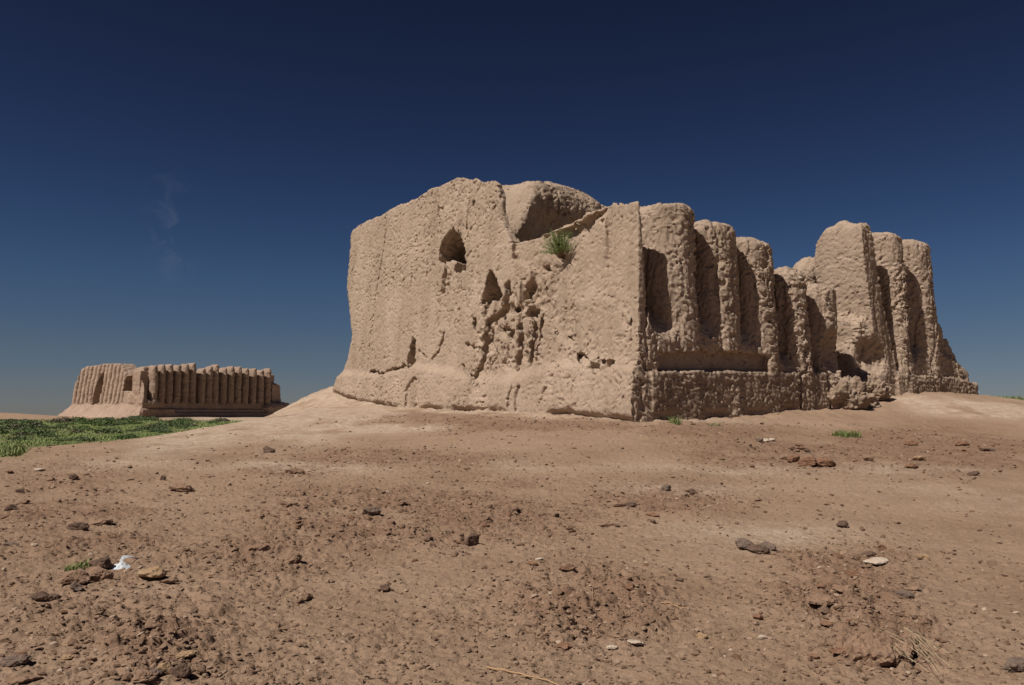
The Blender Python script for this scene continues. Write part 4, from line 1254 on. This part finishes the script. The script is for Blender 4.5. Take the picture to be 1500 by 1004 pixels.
# ------------------------------------------------------------------ light, sky, camera
SUN_EL = math.radians(52)
SUN_H = np.array([-.785, -.620]); SUN_H /= np.linalg.norm(SUN_H)
def add_light():
    l = bpy.data.lights.new('sun', 'SUN'); l.energy = 5.0; l.angle = math.radians(.53); l.color = (1.0, .93, .84)
    o = bpy.data.objects.new('sun', l); COL.objects.link(o)
    from mathutils import Vector
    d = Vector((-SUN_H[0] * math.cos(SUN_EL), -SUN_H[1] * math.cos(SUN_EL), -math.sin(SUN_EL)))
    o.rotation_euler = d.to_track_quat('-Z', 'Y').to_euler(); o.location = (-30, -20, 60)
    w = bpy.data.worlds.new('World'); SC.world = w; w.use_nodes = True
    nt = w.node_tree; nt.nodes.clear()
    out = nt.nodes.new('ShaderNodeOutputWorld'); bg = nt.nodes.new('ShaderNodeBackground'); nt.links.new(bg.outputs[0], out.inputs[0])
    sky = nt.nodes.new('ShaderNodeTexSky'); sky.sky_type = 'NISHITA'; sky.sun_disc = False
    sky.sun_elevation = SUN_EL; sky.sun_rotation = math.atan2(SUN_H[0], SUN_H[1])
    sky.altitude = 1500; sky.air_density = 1.0; sky.dust_density = .3; sky.ozone_density = 3.0
    tc = nt.nodes.new('ShaderNodeTexCoord').outputs['Generated']
    sx = nt.nodes.new('ShaderNodeSeparateXYZ'); nt.links.new(tc, sx.inputs[0])
    # the polarised, deep blue of the dry desert air: darker towards the zenith
    tint = ramp(nt, sx.outputs[2], [(0.0, (.30, .30, .355)), (.04, (.30, .30, .355)), (.085, (.285, .30, .345)), (.16, (.24, .29, .37)), (.24, (.182, .23, .32)), (.31, (.158, .18, .265)), (.38, (.14, .147, .215)), (.46, (.12, .12, .175)), (1.0, (.12, .12, .175))])
    col = mixc(nt, 1.0, sky.outputs[0], tint, 'MULTIPLY')
    # a faint wisp of cloud over the distant ruin
    d0 = ray(250, 335); d0 = d0 / np.linalg.norm(d0)
    mp = nt.nodes.new('ShaderNodeMapping'); nt.links.new(tc, mp.inputs[0])
    mp.inputs['Location'].default_value = tuple(-d0)
    mp.vector_type = 'POINT'
    sc = nt.nodes.new('ShaderNodeVectorMath'); sc.operation = 'MULTIPLY'; sc.inputs[1].default_value = (30, 12, 13)
    nt.links.new(mp.outputs[0], sc.inputs[0])
    ln = nt.nodes.new('ShaderNodeVectorMath'); ln.operation = 'LENGTH'; nt.links.new(sc.outputs[0], ln.inputs[0])
    fall = ramp(nt, ln.outputs['Value'], [(0, (1, 1, 1)), (1, (0, 0, 0))])
    nn = nz(nt, 38, 5, .6, tc, .6)
    nm = ramp(nt, nn, [(.45, (0, 0, 0)), (.75, (1, 1, 1))])
    f = math_n(nt, 'MULTIPLY', math_n(nt, 'MULTIPLY', fall, nm), .08)
    col = mixc(nt, f, col, (6, 6, 6.2))
    nt.links.new(col, bg.inputs[0]); bg.inputs[1].default_value = .08

def add_camera():
    c = bpy.data.cameras.new('camera'); c.sensor_width = 36; c.lens = 36 * F / 1500; c.clip_end = 20000; c.clip_start = .05
    o = bpy.data.objects.new('camera', c); COL.objects.link(o); o.location = O
    o.rotation_euler = (math.pi / 2 + PITCH, 0, 0)
    SC.camera = o
    SC.view_settings.view_transform = 'Standard'; SC.view_settings.look = 'None'; SC.view_settings.exposure = 0.0; SC.view_settings.gamma = 1; SC.cycles.diffuse_bounces = 2

import time
T0 = time.time()
def lap(s): print('LAP', s, round(time.time() - T0, 1))
build_ground(); lap('ground')
build_ruin1(); lap('ruin1')
build_ruin2(); lap('ruin2')
add_stones(); lap('stones')
add_clods(); lap('clods')
add_crumbs(); lap('crumbs')
add_plants(); lap('plants')
add_litter(); lap('litter')
add_light(); add_camera()
